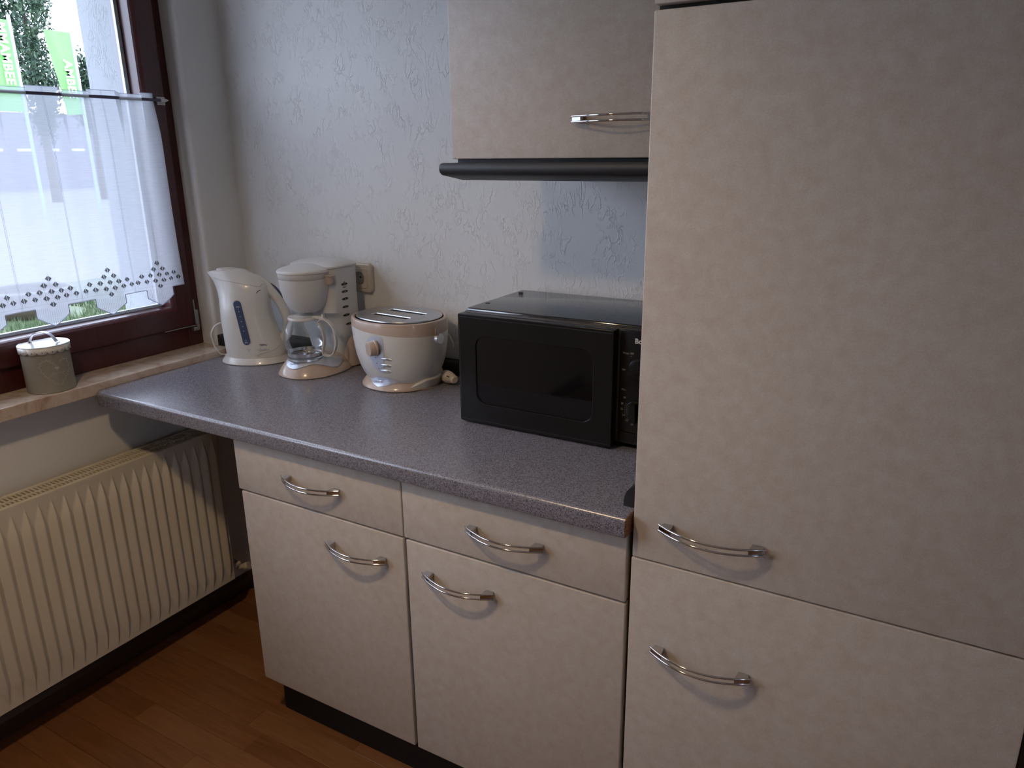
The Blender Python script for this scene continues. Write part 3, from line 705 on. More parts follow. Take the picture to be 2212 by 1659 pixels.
# browning knob: a fat button with a pointer lobe, standing on the panel
kc = dk.hit(-0.0665, 0.9605, 0.0); kn = Vector((-0.46, -0.87, -0.08)).normalized(); ke = kn.cross(Vector((0, 0, 1))).normalized(); kv = ke.cross(kn)
if ke.x < 0: ke = -ke; kv = kn.cross(ke) * -1
kv = Vector((0, 0, 1)) - kn * kn.z; kv.normalize()
def knob_ring(d_, s_):
    out = []
    for i in range(40):
        a = 2 * PI * i / 40; r_ = 0.0195 + (0.0040 * max(0, math.cos(a - math.radians(232))) ** 10)
        out.append(kc + kn * d_ + ke * r_ * s_ * math.cos(a) + kv * r_ * s_ * math.sin(a))
    return out
bm = bmesh.new(); loft(bm, [knob_ring(-0.002, 1.12), knob_ring(0.002, 1.1), knob_ring(0.003, 1.0), knob_ring(0.017, 0.97), knob_ring(0.019, 0.90)])
obj('knob', bm, m_beige, ts, smooth=True)
bm = bmesh.new()
for a in (135, 110, 85, 58, 28, 0, -30, -58):
    a = math.radians(a); p = kc + kn * 0.0012 + ke * 0.0245 * math.cos(a) + kv * 0.0245 * math.sin(a); e = (ke * math.cos(a) + kv * math.sin(a)) * 0.0014; n = (kv * math.cos(a) - ke * math.sin(a)) * 0.0005
    vv = [bm.verts.new(dd_ + kn * 0.002) for dd_ in (p - e - n, p + e - n, p + e + n, p - e + n)]; bm.faces.new(vv)
obj('scale_marks', bm, m_greytxt, ts)
for z, w in ((0.9290, -0.0385), (0.9126, -0.0400), (0.8974, -0.0412)):
    pts = [dk.hit(w + 0.0135 * q, z - 0.0022 * q, 0.0012) for q in [-1 + i / 4 for i in range(9)]]
    bm = sweep(bmesh.new(), [p for p in pts if p], [0.0004, .0011, .0014, .0015, .0015, .0015, .0014, .0011, .0004], [0.0012, 0.0026, 0.0032, .0034, .0034, .0034, .0032, .0026, .0012], 10); obj('function_button', bm, m_chromesat, ts, smooth=True)
for w, z in ((-0.0655, 0.9350), (-0.0628, 0.9197), (-0.0588, 0.9052)):
    obj('indicator', dk.poly([(w + 0.0012 * math.cos(a), z + 0.0012 * math.sin(a)) for a in [2 * PI * i / 12 for i in range(12)]], 0.0019), m_bluetxt, ts)
dkb = Decal([tbody, tbase], (TX, TY), Vector((TX, TY, 0.88)) - CAM, (0.779, 0.627))
def tab(u, v_):
    w = -0.085 + 0.1035 * u
    lo_ = [(-0.085, 0.8770), (-0.0807, 0.8637), (-0.066, 0.8508), (-0.0439, 0.8520), (-0.0144, 0.8585), (0.0185, 0.8560)]
    hi_ = [(-0.085, 0.8786), (-0.060, 0.8795), (-0.040, 0.8765), (-0.0225, 0.8690), (-0.005, 0.8630), (0.0185, 0.8566)]
    def ip(T):
        for (a, b_), (c, d) in zip(T, T[1:]):
            if a <= w <= c + 1e-9: return b_ + (d - b_) * (w - a) / (c - a)
        return T[-1][1]
    return w, ip(lo_) + (ip(hi_) - ip(lo_)) * v_
bsd = dkb.grid(tab, 26, 6, 0.0012); obj('badge', bsd, m_silver, ts, smooth=True, label='silver wave-shaped badge')
obj('lettering', dkb.text('CLATRONIC', 0.0068, -0.0745, 0.8635, -0.16, 0.0020, sx=0.62, bold=0.00012), m_greytxt, ts)
# cable guard: a lip running round the right and back of the foot
bm = bmesh.new(); rings = []
for i in range(33):
    a = -0.62 + 3.0 * i / 32; e = min(1, min(i, 32 - i) / 4)
    def pt(k, z): return (*tl(0.108 * k * math.cos(a), 0.106 * k * math.sin(a)), z)
    rings.append([pt(0.80, ZC + 0.005), pt(0.985 + 0.02 * e, ZC + 0.005), pt(0.99 + 0.065 * e, ZC + 0.012 + 0.013 * e), pt(0.985 + 0.045 * e, ZC + 0.012 + 0.018 * e), pt(0.80, ZC + 0.012 + 0.017 * e)])
loft(bm, rings)
obj('cable_guard', bm, m_white, ts, smooth=True)
# lift lever on the right end
lc = Vector((*tl(TA * 0.985, -0.010), TT - 0.045)); ln = Vector((math.cos(TR), math.sin(TR), 0)); lt_ = Vector((-math.sin(TR), math.cos(TR), 0))
bm = bmesh.new(); loft(bm, [[lc + ln * d_ + lt_ * 0.0140 * k * math.cos(a) + Vector((0, 0, 0.0140 * k * math.sin(a))) for a in [2 * PI * i / 28 for i in range(28)]] for d_, k in ((-0.006, 0.8), (0.006, 0.8), (0.0065, 1.0), (0.016, 1.0), (0.0175, 0.9))])
obj('lever', bm, m_chromesat, ts, smooth=True)
bm = bmesh.new(); box(bm, -0.002, 0.004, -0.004, 0.004, 0.0, 0.022, 0.001, 1); place(bm, ln, lt_, (0, 0, 1), lc + Vector((0, 0, 0.006)))
obj('lever_guide', bm, m_beige, ts)
cpts = spline([(0.795, -0.045, 0.992), (0.822, -0.040, 0.985), (0.8375, -0.040, 0.966), (0.841, -0.040, 0.951), (0.833, -0.040, 0.938), (0.817, -0.042, 0.928), (0.790, -0.045, 0.915)], 6)
obj('cord', sweep(bmesh.new(), cpts, 0.0030, N_=8, up=Vector((0, 1, 0))), m_white2, ts, smooth=True)
# mains plug resting by the foot
px, py, pz = 0.872, -0.102, ZC + 0.0175
bm = bmesh.new(); ax = Vector((0.90, -0.42, 0.0)).normalized(); sd = Vector((0.42, 0.90, 0)).normalized()
def pr_(d_, a_, b_): return [Vector((px, py, pz)) + ax * d_ + sd * a_ * math.cos(t_) + Vector((0, 0, b_ * math.sin(t_))) for t_ in [2 * PI * i / 20 for i in range(20)]]
loft(bm, [pr_(-0.028, 0.017, 0.0165), pr_(-0.026, 0.0182, 0.0172), pr_(-0.010, 0.0182, 0.0172), pr_(0.000, 0.0165, 0.0155), pr_(0.010, 0.0130, 0.0125), pr_(0.020, 0.0120, 0.0115), pr_(0.024, 0.008, 0.008)])
obj('plug', bm, m_plug, ts, smooth=True)
bm = bmesh.new()
c0 = Vector((px, py, pz)) + Vector((0.1, -0.85, 0.5)).normalized() * 0.0166
box(bm, -0.009, 0.007, -0.0008, 0.0008, -0.0012, 0.0012); place(bm, ax, Vector((0.1, -0.85, 0.5)).normalized(), (0, 0.5, 0.85), c0)
obj('plug_slot', bm, m_dark, ts)
bm = bmesh.new()
for s in (-1, 1): sweep(bm, [Vector((px, py, pz)) - ax * 0.046 + sd * 0.0095 * s, Vector((px, py, pz)) - ax * 0.027 + sd * 0.0095 * s], 0.0021, N_=8)
obj('plug_pin', bm, m_steel, ts, smooth=True)

# ------------------------------------------------------------------ coffee maker
cm = root('coffee_maker', (0.44, -0.15, ZC), 'white filter coffee maker with beige foot between kettle and toaster', 'coffee maker')
bm = bmesh.new()
loft(bm, [sring(0.44, -0.165, z, a, b_, 2.25, 56) for z, a, b_ in ((ZC + 0.0006, 0.089, 0.111), (ZC + 0.003, 0.0905, 0.1125), (ZC + 0.008, 0.0890, 0.111), (ZC + 0.020, 0.0810, 0.1025), (ZC + 0.030, 0.0735, 0.0945), (ZC + 0.040, 0.0655, 0.0860), (ZC + 0.0465, 0.0600, 0.0795), (ZC + 0.0490, 0.0545, 0.0730), (ZC + 0.0492, 0.0450, 0.0600))])
cbase = obj('foot', bm, m_beige, cm, smooth=True, label='glossy beige foot')
obj('foot_underside', loft(bmesh.new(), [sring(0.44, -0.165, ZC + 0.0001, 0.087, 0.109, 2.25, 40), sring(0.44, -0.165, ZC + 0.0007, 0.0895, 0.1115, 2.25, 40)]), m_black, cm)
bm = bmesh.new(); loft(bm, [sring(0.44, -0.068, z, a, b_, 3.2, 48) for z, a, b_ in ((ZC + 0.004, 0.084, 0.044), (ZC + 0.05, 0.080, 0.041), (0.952, 0.078, 0.040), (0.9575, 0.075, 0.037))])
obj('rear_housing', bm, m_beige, cm, smooth=True)
bm = bmesh.new()
loft(bm, [sring(0.438, cy_, z, a, b_, n, 56) for z, a, b_, cy_, n in ((ZC + 0.030, 0.060, 0.040, -0.090, 2.8), (0.915, 0.063, 0.040, -0.090, 2.8), (0.945, 0.072, 0.041, -0.088, 3.2), (0.962, 0.0805, 0.042, -0.087, 3.8), (0.974, 0.0842, 0.044, -0.087, 4.2), (1.012, 0.0845, 0.048, -0.088, 4.4), (1.026, 0.0845, 0.054, -0.093, 4.4), (1.034, 0.0845, 0.062, -0.100, 4.4), (1.10, 0.0845, 0.062, -0.100, 4.4), (1.1585, 0.0855, 0.0625, -0.100, 4.4))])
ccol = obj('water_tank', bm, m_white2, cm, smooth=True)
bm = bmesh.new()
loft(bm, [sring(0.438, -0.100, z, 0.0855 * k, 0.064 * k, n, 56) for z, k, n in ((1.1590, 0.99, 4.4), (1.1600, 1.035, 4.2), (1.1640, 1.035, 4.0), (1.168, 0.99, 3.4), (1.1735, 0.82, 2.8), (1.1775, 0.52, 2.3), (1.1788, 0.2, 2.0))])
obj('tank_lid', bm, m_white2, cm, smooth=True)
BX, BY = 0.442, -0.181
bm = bmesh.new(); lathe(bm, BX, BY, [(1.0385, 0.020), (1.0395, 0.030), (1.0425, 0.0370), (1.048, 0.0440), (1.056, 0.0510), (1.070, 0.0585), (1.088, 0.0645), (1.110, 0.0690), (1.1345, 0.0715), (1.1350, 0.0708), (1.1356, 0.0718), (1.1510, 0.0725)], 56)
cbk = obj('filter_basket', bm, m_white2, cm, smooth=True, angle=60)
bm = bmesh.new(); lathe(bm, BX, BY, [(1.1512, 0.0715), (1.1520, 0.0742), (1.1560, 0.0745), (1.1590, 0.0722), (1.1630, 0.0630), (1.1680, 0.0450), (1.1710, 0.0250), (1.1720, 0.006)], 56)
obj('basket_lid', bm, m_white2, cm, smooth=True, angle=60)
bm = bmesh.new(); lathe(bm, BX, BY, [(1.0335, 0.006), (1.0350, 0.013), (1.0390, 0.014)], 20); obj('drip_valve', bm, m_dark, cm, smooth=True)
bm = bmesh.new(); box(bm, 0.508, 0.527, -0.172, -0.155, 1.118, 1.1415, 0.003, 2); box(bm, 0.508, 0.530, -0.174, -0.150, 1.1405, 1.144, 0.001, 1)
obj('latch', bm, m_beige, cm, smooth=True)
CX, CY = 0.443, -0.2016
bm = bmesh.new(); lathe(bm, CX, CY, [(ZC + 0.045, 0.0535), (ZC + 0.0505, 0.0525), (ZC + 0.0512, 0.050)], 40); obj('hot_plate', bm, m_chromesat, cm, smooth=True)
dc = Decal(cbase, (0.443, -0.2), Vector((0.443, -0.25, 0.88)) - CAM, (0.695, 0.719))
SIL = [(-0.0600, 0.9040), (-0.0563, 0.8846), (-0.0500, 0.8785), (-0.0415, 0.8748), (-0.0300, 0.8755), (-0.0175, 0.8784), (0.0027, 0.8830), (0.0126, 0.8836), (0.0226, 0.8834), (0.0423, 0.8795), (0.0600, 0.8740), (0.0686, 0.8722), (0.0780, 0.8722), (0.0862, 0.8746), (0.0920, 0.8800), (0.0967, 0.8870)]
def silf(u, v_):
    w = -0.0600 + 0.1567 * u
    for (a, b_), (c, d) in zip(SIL, SIL[1:]):
        if a <= w <= c + 1e-9: lo_ = b_ + (d - b_) * (w - a) / (c - a); break
    else: lo_ = SIL[-1][1]
    hi_ = 0.9030 + 0.004 * math.sin(u * PI)
    return w, lo_ + (hi_ - lo_) * v_
obj('badge', dc.grid(silf, 48, 10, 0.0010), m_silver, cm, smooth=True, label='silver wave-shaped badge')
obj('badge_edge', dc.grid(lambda u, v_: (silf(u, 0)[0], silf(u, 0)[1] - 0.0006 + 0.0012 * v_), 48, 1, 0.0013), m_seam, cm)
obj('lettering', dc.text('CLATRONIC', 0.0072, -0.0475, 0.8885, -0.10, 0.0018, sx=0.60, bold=0.00012), m_greytxt, cm)
# level marks on the right side of the tank
XF = 0.438 + 0.0848
def side_disc(y, z, ry, rz, x): return [(x, y + ry * math.cos(a), z + rz * math.sin(a)) for a in [2 * PI * i / 28 for i in range(28)]]
dm = Decal(ccol, (XF, -0.11), (-1, 0, 0), (0, 1))
for z, body, y in ((1.1115, '12', -0.110), (1.0905, '10', -0.1105), (1.0695, '8', -0.111), (1.0465, '6', -0.112), (1.0225, '4', -0.110), (0.9955, '2', -0.101)):
    w = y + 0.11
    e = [(w + 0.0130 * math.cos(a), z + 0.0037 * math.sin(a)) for a in [2 * PI * i / 28 for i in range(28)]]
    o = obj('level_mark', dm.poly(e, 0.0006), m_darktxt, cm)
    obj('lettering', dm.text(body, 0.0060, w, z - 0.0021, 0, 0.0010, 'CENTER'), m_whitetxt, o)
obj('lettering', dm.text('max!', 0.0072, 0.0, 1.1012, 0, 0.0006, 'CENTER', bold=0.0002), m_darktxt, cm)
bm = dm.poly([(0.0030 * math.cos(a), 1.1172 + 0.0016 * math.sin(a)) for a in [PI + PI * i / 8 for i in range(9)]] + [(0.0042, 1.1185), (0.003, 1.1178), (-0.003, 1.1178)], 0.0006)
dm.poly([(-0.0004, 1.1180), (0.0004, 1.1180), (-0.0006, 1.1215), (-0.0012, 1.1213)], 0.0006, bm)
obj('cup_symbol', bm, m_darktxt, cm)

# ------------------------------------------------------------------ glass carafe
cg = root('coffee_carafe', (CX, CY, ZC + 0.0515), 'empty glass coffee jug with white lid and handle on the hot plate', 'jug')
z0 = ZC + 0.0518; KZ = 0.915
bm = bmesh.new(); lathe(bm, CX, CY, [(z0, 0.030), (z0, 0.0440), (z0 + KZ * 0.003, 0.0480), (z0 + KZ * 0.006, 0.0492), (z0 + KZ * 0.015, 0.0490), (z0 + KZ * 0.024, 0.0530), (z0 + KZ * 0.036, 0.0570), (z0 + KZ * 0.050, 0.0590), (z0 + KZ * 0.064, 0.0590), (z0 + KZ * 0.080, 0.0570), (z0 + KZ * 0.095, 0.0520), (z0 + KZ * 0.106, 0.0475), (z0 + KZ * 0.113, 0.0430), (z0 + KZ * 0.117, 0.0415)], 56, True, False)
jug = obj('glass_body', bm, m_carafe, cg, smooth=True, angle=60)
bm = bmesh.new(); loft(bm, [sring(CX, CY, z, r_, r_, 2, 48) for z, r_ in ((z0 + KZ * 0.0050, 0.0499), (z0 + KZ * 0.0050, 0.0507), (z0 + KZ * 0.0150, 0.0505), (z0 + KZ * 0.0150, 0.0497))], False, False)
obj('metal_band', bm, m_chromesat, cg, smooth=True)
bm = bmesh.new(); sweep(bm, [(CX + 0.0455 * math.cos(a), CY + 0.0455 * math.sin(a), z0 + KZ * 0.002) for a in [2 * PI * i / 48 for i in range(48)]], 0.0014, N_=6, closed=True); obj('bottom_rim', bm, m_glassrim, cg, smooth=True)
bm = bmesh.new(); lathe(bm, CX, CY, [(z0 + KZ * 0.1165, 0.0410), (z0 + KZ * 0.1170, 0.0418), (z0 + KZ * 0.1215, 0.0420), (z0 + KZ * 0.1245, 0.0410), (z0 + KZ * 0.1250, 0.0370), (z0 + KZ * 0.1235, 0.0350), (z0 + KZ * 0.1265, 0.0200), (z0 + KZ * 0.1280, 0.0080), (z0 + KZ * 0.1260, 0.0060)], 48)
obj('lid', bm, m_white, cg, smooth=True, angle=50)
hd = Vector((0.964, 0.266, 0)).normalized(); hs = Vector((-hd.y, hd.x, 0))
def hp(r_, z): return Vector((CX, CY, z0)) + hd * (r_ + 0.0015) + Vector((0, 0, z * KZ))
loop = [hp(0.046, 0.110), hp(0.056, 0.1175), hp(0.068, 0.1165), hp(0.082, 0.106), hp(0.0925, 0.087), hp(0.0965, 0.062), hp(0.0945, 0.036), hp(0.087, 0.015), hp(0.075, 0.004), hp(0.062, 0.0035), hp(0.054, 0.009), hp(0.0535, 0.022), hp(0.0585, 0.040), hp(0.0600, 0.058), hp(0.0585, 0.078), hp(0.0545, 0.094), hp(0.0485, 0.105)]
lp = spline(loop + [loop[0]], 5)[:-1]
bm = bmesh.new(); n = len(lp); V = []
for i, p in enumerate(lp):
    tg = (lp[(i + 1) % n] - lp[i - 1]).normalized(); q = hs.cross(tg).normalized()
    V.append([bm.verts.new(p + hs * a + q * b_) for a, b_ in ((-0.0072, -0.0016), (0.0072, -0.0016), (0.0072, 0.0016), (-0.0072, 0.0016))])
for i in range(n):
    a, c = V[i], V[(i + 1) % n]
    for k in range(4): bm.faces.new((a[k], a[(k + 1) % 4], c[(k + 1) % 4], c[k]))
obj('handle', bm, m_white, cg, smooth=True, angle=50)
bm = bmesh.new(); prism(bm, [(0.030, 0.1225), (0.058, 0.1175), (0.070, 0.1185), (0.066, 0.1225), (0.0645, 0.1345), (0.0615, 0.1345), (0.060, 0.1260), (0.050, 0.1275), (0.034, 0.1275)], 'y', -0.0055, 0.0055)
place(bm, hd, hs, (0, 0, KZ), (CX, CY, z0)); obj('lid_lever', bm, m_white, cg, smooth=True, angle=30)
bm = bmesh.new(); box(bm, 0.0, 0.0018, -0.0015, 0.0015, 0.02, 0.105); place(bm, (0.5, -0.85, 0), (0.85, 0.5, 0), (0, 0, 1), (CX + 0.3, CY, z0)); bm.free()

# ------------------------------------------------------------------ kettle and its power base
KX, KY = 0.195, -0.165
ke_ = Vector((math.cos(math.radians(30)), math.sin(math.radians(30)), 0)); kn_ = Vector((math.sin(math.radians(30)), -math.cos(math.radians(30)), 0))
kt = root('kettle', (KX, KY, ZC + 0.021), 'white electric kettle with blue water gauge nearest the window', 'kettle')
def kring(z, L, R, b_, n=2.2, N_=56, sk=0.0):
    m_ = (L + R) / 2; a = (R - L) / 2; out = []
    for i in range(N_):
        t_ = 2 * PI * i / N_; c, s = math.cos(t_), math.sin(t_)
        x = a * math.copysign(abs(c) ** (2 / n), c); y = b_ * math.copysign(abs(s) ** (2 / n), s)
        # pinch towards the spout (-e)
        if sk and x < 0: y *= 1 - sk * (abs(x) / a) ** 1.5
        p = Vector((KX, KY, z)) + ke_ * (m_ + x) + kn_ * y; out.append(p)
    return out
SL = [(0.8832, -.0870, .0970, .0655, 0), (0.890, -.0880, .0975, .0665, 0), (0.903, -.0890, .0960, .0665, 0), (0.920, -.0898, .0900, .0660, 0), (0.935, -.0905, .0820, .0655, 0), (0.955, -.0915, .0735, .0645, 0), (0.980, -.0925, .0660, .0635, 0),
      (1.005, -.0925, .0600, .0620, 0.0), (1.030, -.0920, .0570, .0600, 0.05), (1.055, -.0930, .0580, .0575, 0.15), (1.075, -.0955, .0600, .0545, 0.25), (1.092, -.1000, .0590, .0505, 0.38), (1.105, -.1050, .0500, .0455, .5), (1.115, -.1105, .0360, .0400, .62), (1.124, -.1165, .0210, .0335, .72), (1.1305, -.1200, .0080, .0275, .8),
      (1.1335, -.1190, .0030, .0245, .75), (1.1370, -.1000, -.0020, .0210, .5), (1.1400, -.0880, -.0080, .0165, .2), (1.1420, -.0760, -.0200, .0100, 0), (1.1426, -.0600, -.0350, .0040, 0)]
bm = bmesh.new(); loft(bm, [kring(z, L, R, b_, 2.2, 56, sk) for z, L, R, b_, sk in SL])
kbody = obj('body', bm, m_white, kt, smooth=True, angle=60)
def kp(w, z, d_=0.0): return Vector((KX, KY, z)) + ke_ * w + kn_ * d_
hl = spline([kp(0.018, 1.1085), kp(0.034, 1.1020), kp(0.056, 1.0840), kp(0.078, 1.0560), kp(0.0945, 1.0230), kp(0.1040, 0.9900), kp(0.1045, 0.9650), kp(0.0985, 0.9440), kp(0.086, 0.9290), kp(0.070, 0.922)], 6)
nh = len(hl); ra = [0.0170 - 0.003 * math.sin(PI * i / (nh - 1)) for i in range(nh)]
bm = sweep(bmesh.new(), hl, ra, [0.0125] * nh, 20, up=kn_); kh = obj('handle', bm, m_white, kt, smooth=True, angle=60)
kcv = Vector((KX, KY, 1.0)) - CAM
dk_ = Decal([kbody, kh], (KX, KY), kcv, (0.65, 0.76))
kw0, kw1 = (-0.0390, 1.0360), (-0.0245, 0.9225)
obj('gauge_rim', dk_.grid(capsule_f(kw0, kw1, 0.0122), 30, 8, 0.0006), m_white2, kt, smooth=True)
gw = obj('water_gauge', dk_.grid(capsule_f(kw0, kw1, 0.0106), 30, 8, 0.0013), m_blue, kt, smooth=True, label='dark blue water gauge strip')
gm = bmesh.new()
for i, z in enumerate((1.014, 0.999, 0.984, 0.969, 0.955)):
    f_ = (1.0360 - z) / (1.0360 - 0.9225); w = -0.0390 + f_ * 0.0145
    dk_.poly([(w + a, z + b_) for a, b_ in ((-0.0013, -0.0011), (0.0013, -0.0011), (0.0013, 0.0011), (-0.0013, 0.0011))], 0.0019, gm)
obj('gauge_marks', gm, m_whitetxt, gw)
obj('lettering', dk_.text('MAX', 0.0046, -0.0377, 1.0265, 0, 0.0020, 'CENTER', bold=0.0001), m_whitetxt, gw); obj('lettering', dk_.text('U', 0.0042, -0.0372, 1.0200, 0, 0.0020, 'CENTER'), m_whitetxt, gw)
obj('lettering', dk_.text('MIN', 0.0046, -0.0255, 0.9180, 0, 0.0020, 'CENTER', bold=0.0001), m_whitetxt, gw); obj('lettering', dk_.text('0.5', 0.0042, -0.0262, 0.9250, 0, 0.0020, 'CENTER'), m_whitetxt, gw)
obj('lettering', dk_.text('TEFAL', 0.0072, 0.0100, 0.9060, -0.02, 0.0008, bold=0.0003, sx=1.12), m_bluetxt, kt)
obj('lettering', dk_.text('Delfina', 0.0098, 0.0090, 0.8905, -0.02, 0.0008, sx=1.0), m_greytxt, kt)
bm = bmesh.new()
for pts in ([(-0.0255, 0.8985), (-0.0250, 0.8985), (-0.0225, 0.8930), (-0.0230, 0.8930)], [(-0.0190, 0.8985), (-0.0185, 0.8985), (-0.0200, 0.8930), (-0.0205, 0.8930)], [(-0.0258, 0.8988), (-0.0180, 0.8988), (-0.0180, 0.8983), (-0.0258, 0.8983)], [(-0.0230, 0.8926), (-0.0195, 0.8926), (-0.0195, 0.8921), (-0.0230, 0.8921)], [(-0.0240, 0.8908), (-0.0185, 0.8908), (-0.0185, 0.8904), (-0.0240, 0.8904)], [(-0.0182, 0.8978), (-0.0160, 0.8970), (-0.0175, 0.8945), (-0.0172, 0.8950)]): dk_.poly(pts, 0.0008, bm)
obj('cup_symbol', bm, m_greytxt, kt)
# on/off switch on top of the handle, steam slit, lid seam
sw = []
for i in range(nh):
    if 11 <= i <= 20:
        tg = (hl[i + 1] - hl[i - 1]).normalized(); q = tg.cross(kn_).normalized(); q = q if q.dot(ke_) + q.z > 0 else -q
        sw.append(hl[i] + q * 0.0118)
e_ = [math.sin(PI * (i + 0.6) / (len(sw) + 0.2)) for i in range(len(sw))]
obj('switch', sweep(bmesh.new(), sw, [0.0085 * q ** .6 for q in e_], [0.0032 * q ** .5 for q in e_], 12, up=kn_), m_blue, kt, smooth=True, label='dark blue switch on the handle')
bm = bmesh.new(); ss = [(0.0180, 1.0640), (0.0195, 1.0672), (0.0225, 1.0702), (0.0265, 1.0722), (0.0300, 1.0730)]
ps = [dk_.hit(w, z, 0.0004) for w, z in ss]; sweep(bm, [p for p in ps if p], 0.0009, N_=6); obj('steam_slit', bm, m_dark, kt)
bm = bmesh.new(); ss = spline([(-0.0960, 1.1210, 0), (-0.075, 1.1110, 0), (-0.0456, 1.1023, 0), (-0.010, 1.0920, 0), (0.0234, 1.0840, 0), (0.031, 1.0850, 0), (0.0366, 1.0920, 0)], 6)
ps = [dk_.hit(p.x, p.y, 0.0001) for p in ss]; sweep(bm, [p for p in ps if p], 0.00045, N_=6); obj('lid_seam', bm, m_seam, kt)
bm = bmesh.new(); ss = spline([(0.0030, 0.8735, 0), (0.0045, 0.8785, 0), (0.014, 0.8815, 0), (0.035, 0.8860, 0), (0.055, 0.8930, 0), (0.068, 0.903, 0)], 6)
ps = [dk_.hit(p.x, p.y, 0.0001) for p in ss]; sweep(bm, [p for p in ps if p], 0.00045, N_=6); obj('body_seam', bm, m_seam, kt)
bm = bmesh.new(); ctr = kp(-0.062, 1.1415)
loft(bm, [[ctr + ke_ * 0.030 * k * math.cos(a) + kn_ * 0.018 * k * math.sin(a) + Vector((0, 0, dz)) for a in [2 * PI * i / 32 for i in range(32)]] for k, dz in ((1.0, -0.004), (0.98, 0.0005), (0.90, 0.0022), (0.78, 0.0012), (0.6, 0.0010))])
obj('lid', bm, m_white, kt, smooth=True)
kb = root('kettle_dock', (KX, KY, ZC), 'white oval power base with cable under the electric kettle', 'power base')
bm = bmesh.new(); oc = Vector((KX, KY, 0)) + ke_ * 0.002
loft(bm, [sring(oc.x, oc.y, ZC + z, a, b_, 2.15, 56, math.radians(30)) for z, a, b_ in ((0.0006, 0.103, 0.0800), (0.0025, 0.1050, 0.0815), (0.006, 0.1035, 0.0805), (0.014, 0.0975, 0.0745), (0.0200, 0.0940, 0.0710))])
obj('foot', bm, m_white, kb, smooth=True)
cp = [(-0.0600, 0.8670), (-0.0749, 0.8672), (-0.0873, 0.8720), (-0.0991, 0.8961), (-0.1049, 0.9262), (-0.1032, 0.9408), (-0.0901, 0.9601), (-0.0717, 0.9688), (-0.0500, 0.9720)]
cpts = spline([Vector((0.12, -0.13, 0)) + Vector((0.643, 0.766, 0)) * w + Vector((0, 0, z)) for w, z in cp], 6)
obj('cable', sweep(bmesh.new(), cpts, 0.0027, N_=10, up=Vector((0.766, -0.643, 0))), m_white2, kb, smooth=True)

# ------------------------------------------------------------------ storage tin on the sill
TNX, TNY = 0.0, -0.680
tn = root('storage_tin', (TNX, TNY, ZS), 'round taupe storage tin with white scalloped lid on the window sill', 'tin')
bm = bmesh.new(); lathe(bm, TNX, TNY, [(ZS + 0.0003, 0.0560), (ZS + 0.0015, 0.0572), (ZS + 0.003, 0.0565), (ZS + 0.108, 0.0562)], 64)
tbd = obj('body', bm, m_taupe, tn, smooth=True)
bm = bmesh.new(); NS = 16; K = NS * 12; top_, bot_ = [], []
for i in range(K):
    a = 2 * PI * i / K; ph_ = (a * NS / (2 * PI)) % 1.0; dz = 0.0110 + 0.0070 * math.sqrt(max(0, 1 - (2 * ph_ - 1) ** 2))
    top_.append(bm.verts.new((TNX + 0.0585 * math.cos(a), TNY + 0.0585 * math.sin(a), ZS + 0.1205))); bot_.append(bm.verts.new((TNX + 0.0588 * math.cos(a), TNY + 0.0588 * math.sin(a), ZS + 0.1205 - dz)))
for i in range(K): bm.faces.new((top_[i], top_[(i + 1) % K], bot_[(i + 1) % K], bot_[i]))
lid_sk = obj('scalloped_edge', bm, m_tinwhite, tn, smooth=True)
sm = lid_sk.modifiers.new('thickness', 'SOLIDIFY'); sm.thickness = 0.0008; sm.offset = 1
for i in range(NS):
    a = 2 * PI * (i + 0.5) / NS; n_ = Vector((math.cos(a), math.sin(a), 0)); s_ = Vector((-n_.y, n_.x, 0)); c_ = Vector((TNX, TNY, ZS + 0.1085)) + n_ * 0.0602
    bm = bmesh.new(); bm.faces.new([bm.verts.new(c_ + s_ * 0.0011 * math.cos(t_) + Vector((0, 0, 0.0016 * math.sin(t_)))) for t_ in [2 * PI * k / 12 for k in range(12)]])
    obj('punched_hole', bm, m_dark, tn)
bm = bmesh.new(); lathe(bm, TNX, TNY, [(ZS + 0.1195, 0.0590), (ZS + 0.1205, 0.0602), (ZS + 0.1222, 0.0600), (ZS + 0.1230, 0.0585), (ZS + 0.1225, 0.0550), (ZS + 0.1240, 0.035), (ZS + 0.1245, 0.004)], 64)
obj('lid', bm, mat('pale_metal_lid', (0.62, 0.63, 0.62), 0.16, 0.35), tn, smooth=True)
tw = Vector((0.457, 0.889, 0)).normalized(); tw.rotate(Matrix.Rotation(-0.55, 3, 'Z')); tq = Vector((-tw.y, tw.x, 0))
ap = [(-0.0345, 0.1245), (-0.0320, 0.1255), (-0.0300, 0.1310), (-0.0255, 0.1400), (-0.0180, 0.1475), (-0.0070, 0.1512), (0.0040, 0.1505), (0.0140, 0.1455), (0.0215, 0.1370), (0.0255, 0.1285), (0.0275, 0.1255), (0.0315, 0.1245)]
pp = spline([Vector((TNX, TNY, ZS)) + tw * (w + 0.003) * 1.17 + Vector((0, 0, z)) for w, z in ap], 4)
bm = bmesh.new(); rings = []
for i, p in enumerate(pp):
    tg = (pp[min(i + 1, len(pp) - 1)] - pp[max(i - 1, 0)]).normalized(); q = tq.cross(tg).normalized()
    rings.append([p + tq * a + q * b_ for a, b_ in ((-0.0062, -0.0005), (0.0062, -0.0005), (0.0062, 0.0005), (-0.0062, 0.0005))])
loft(bm, rings); obj('handle', bm, m_chromesat, tn, smooth=True, angle=40, label='arched metal strap handle')
dt_ = Decal(tbd, (TNX, TNY), Vector((TNX, TNY, 0.93)) - CAM, (0.457, 0.889))
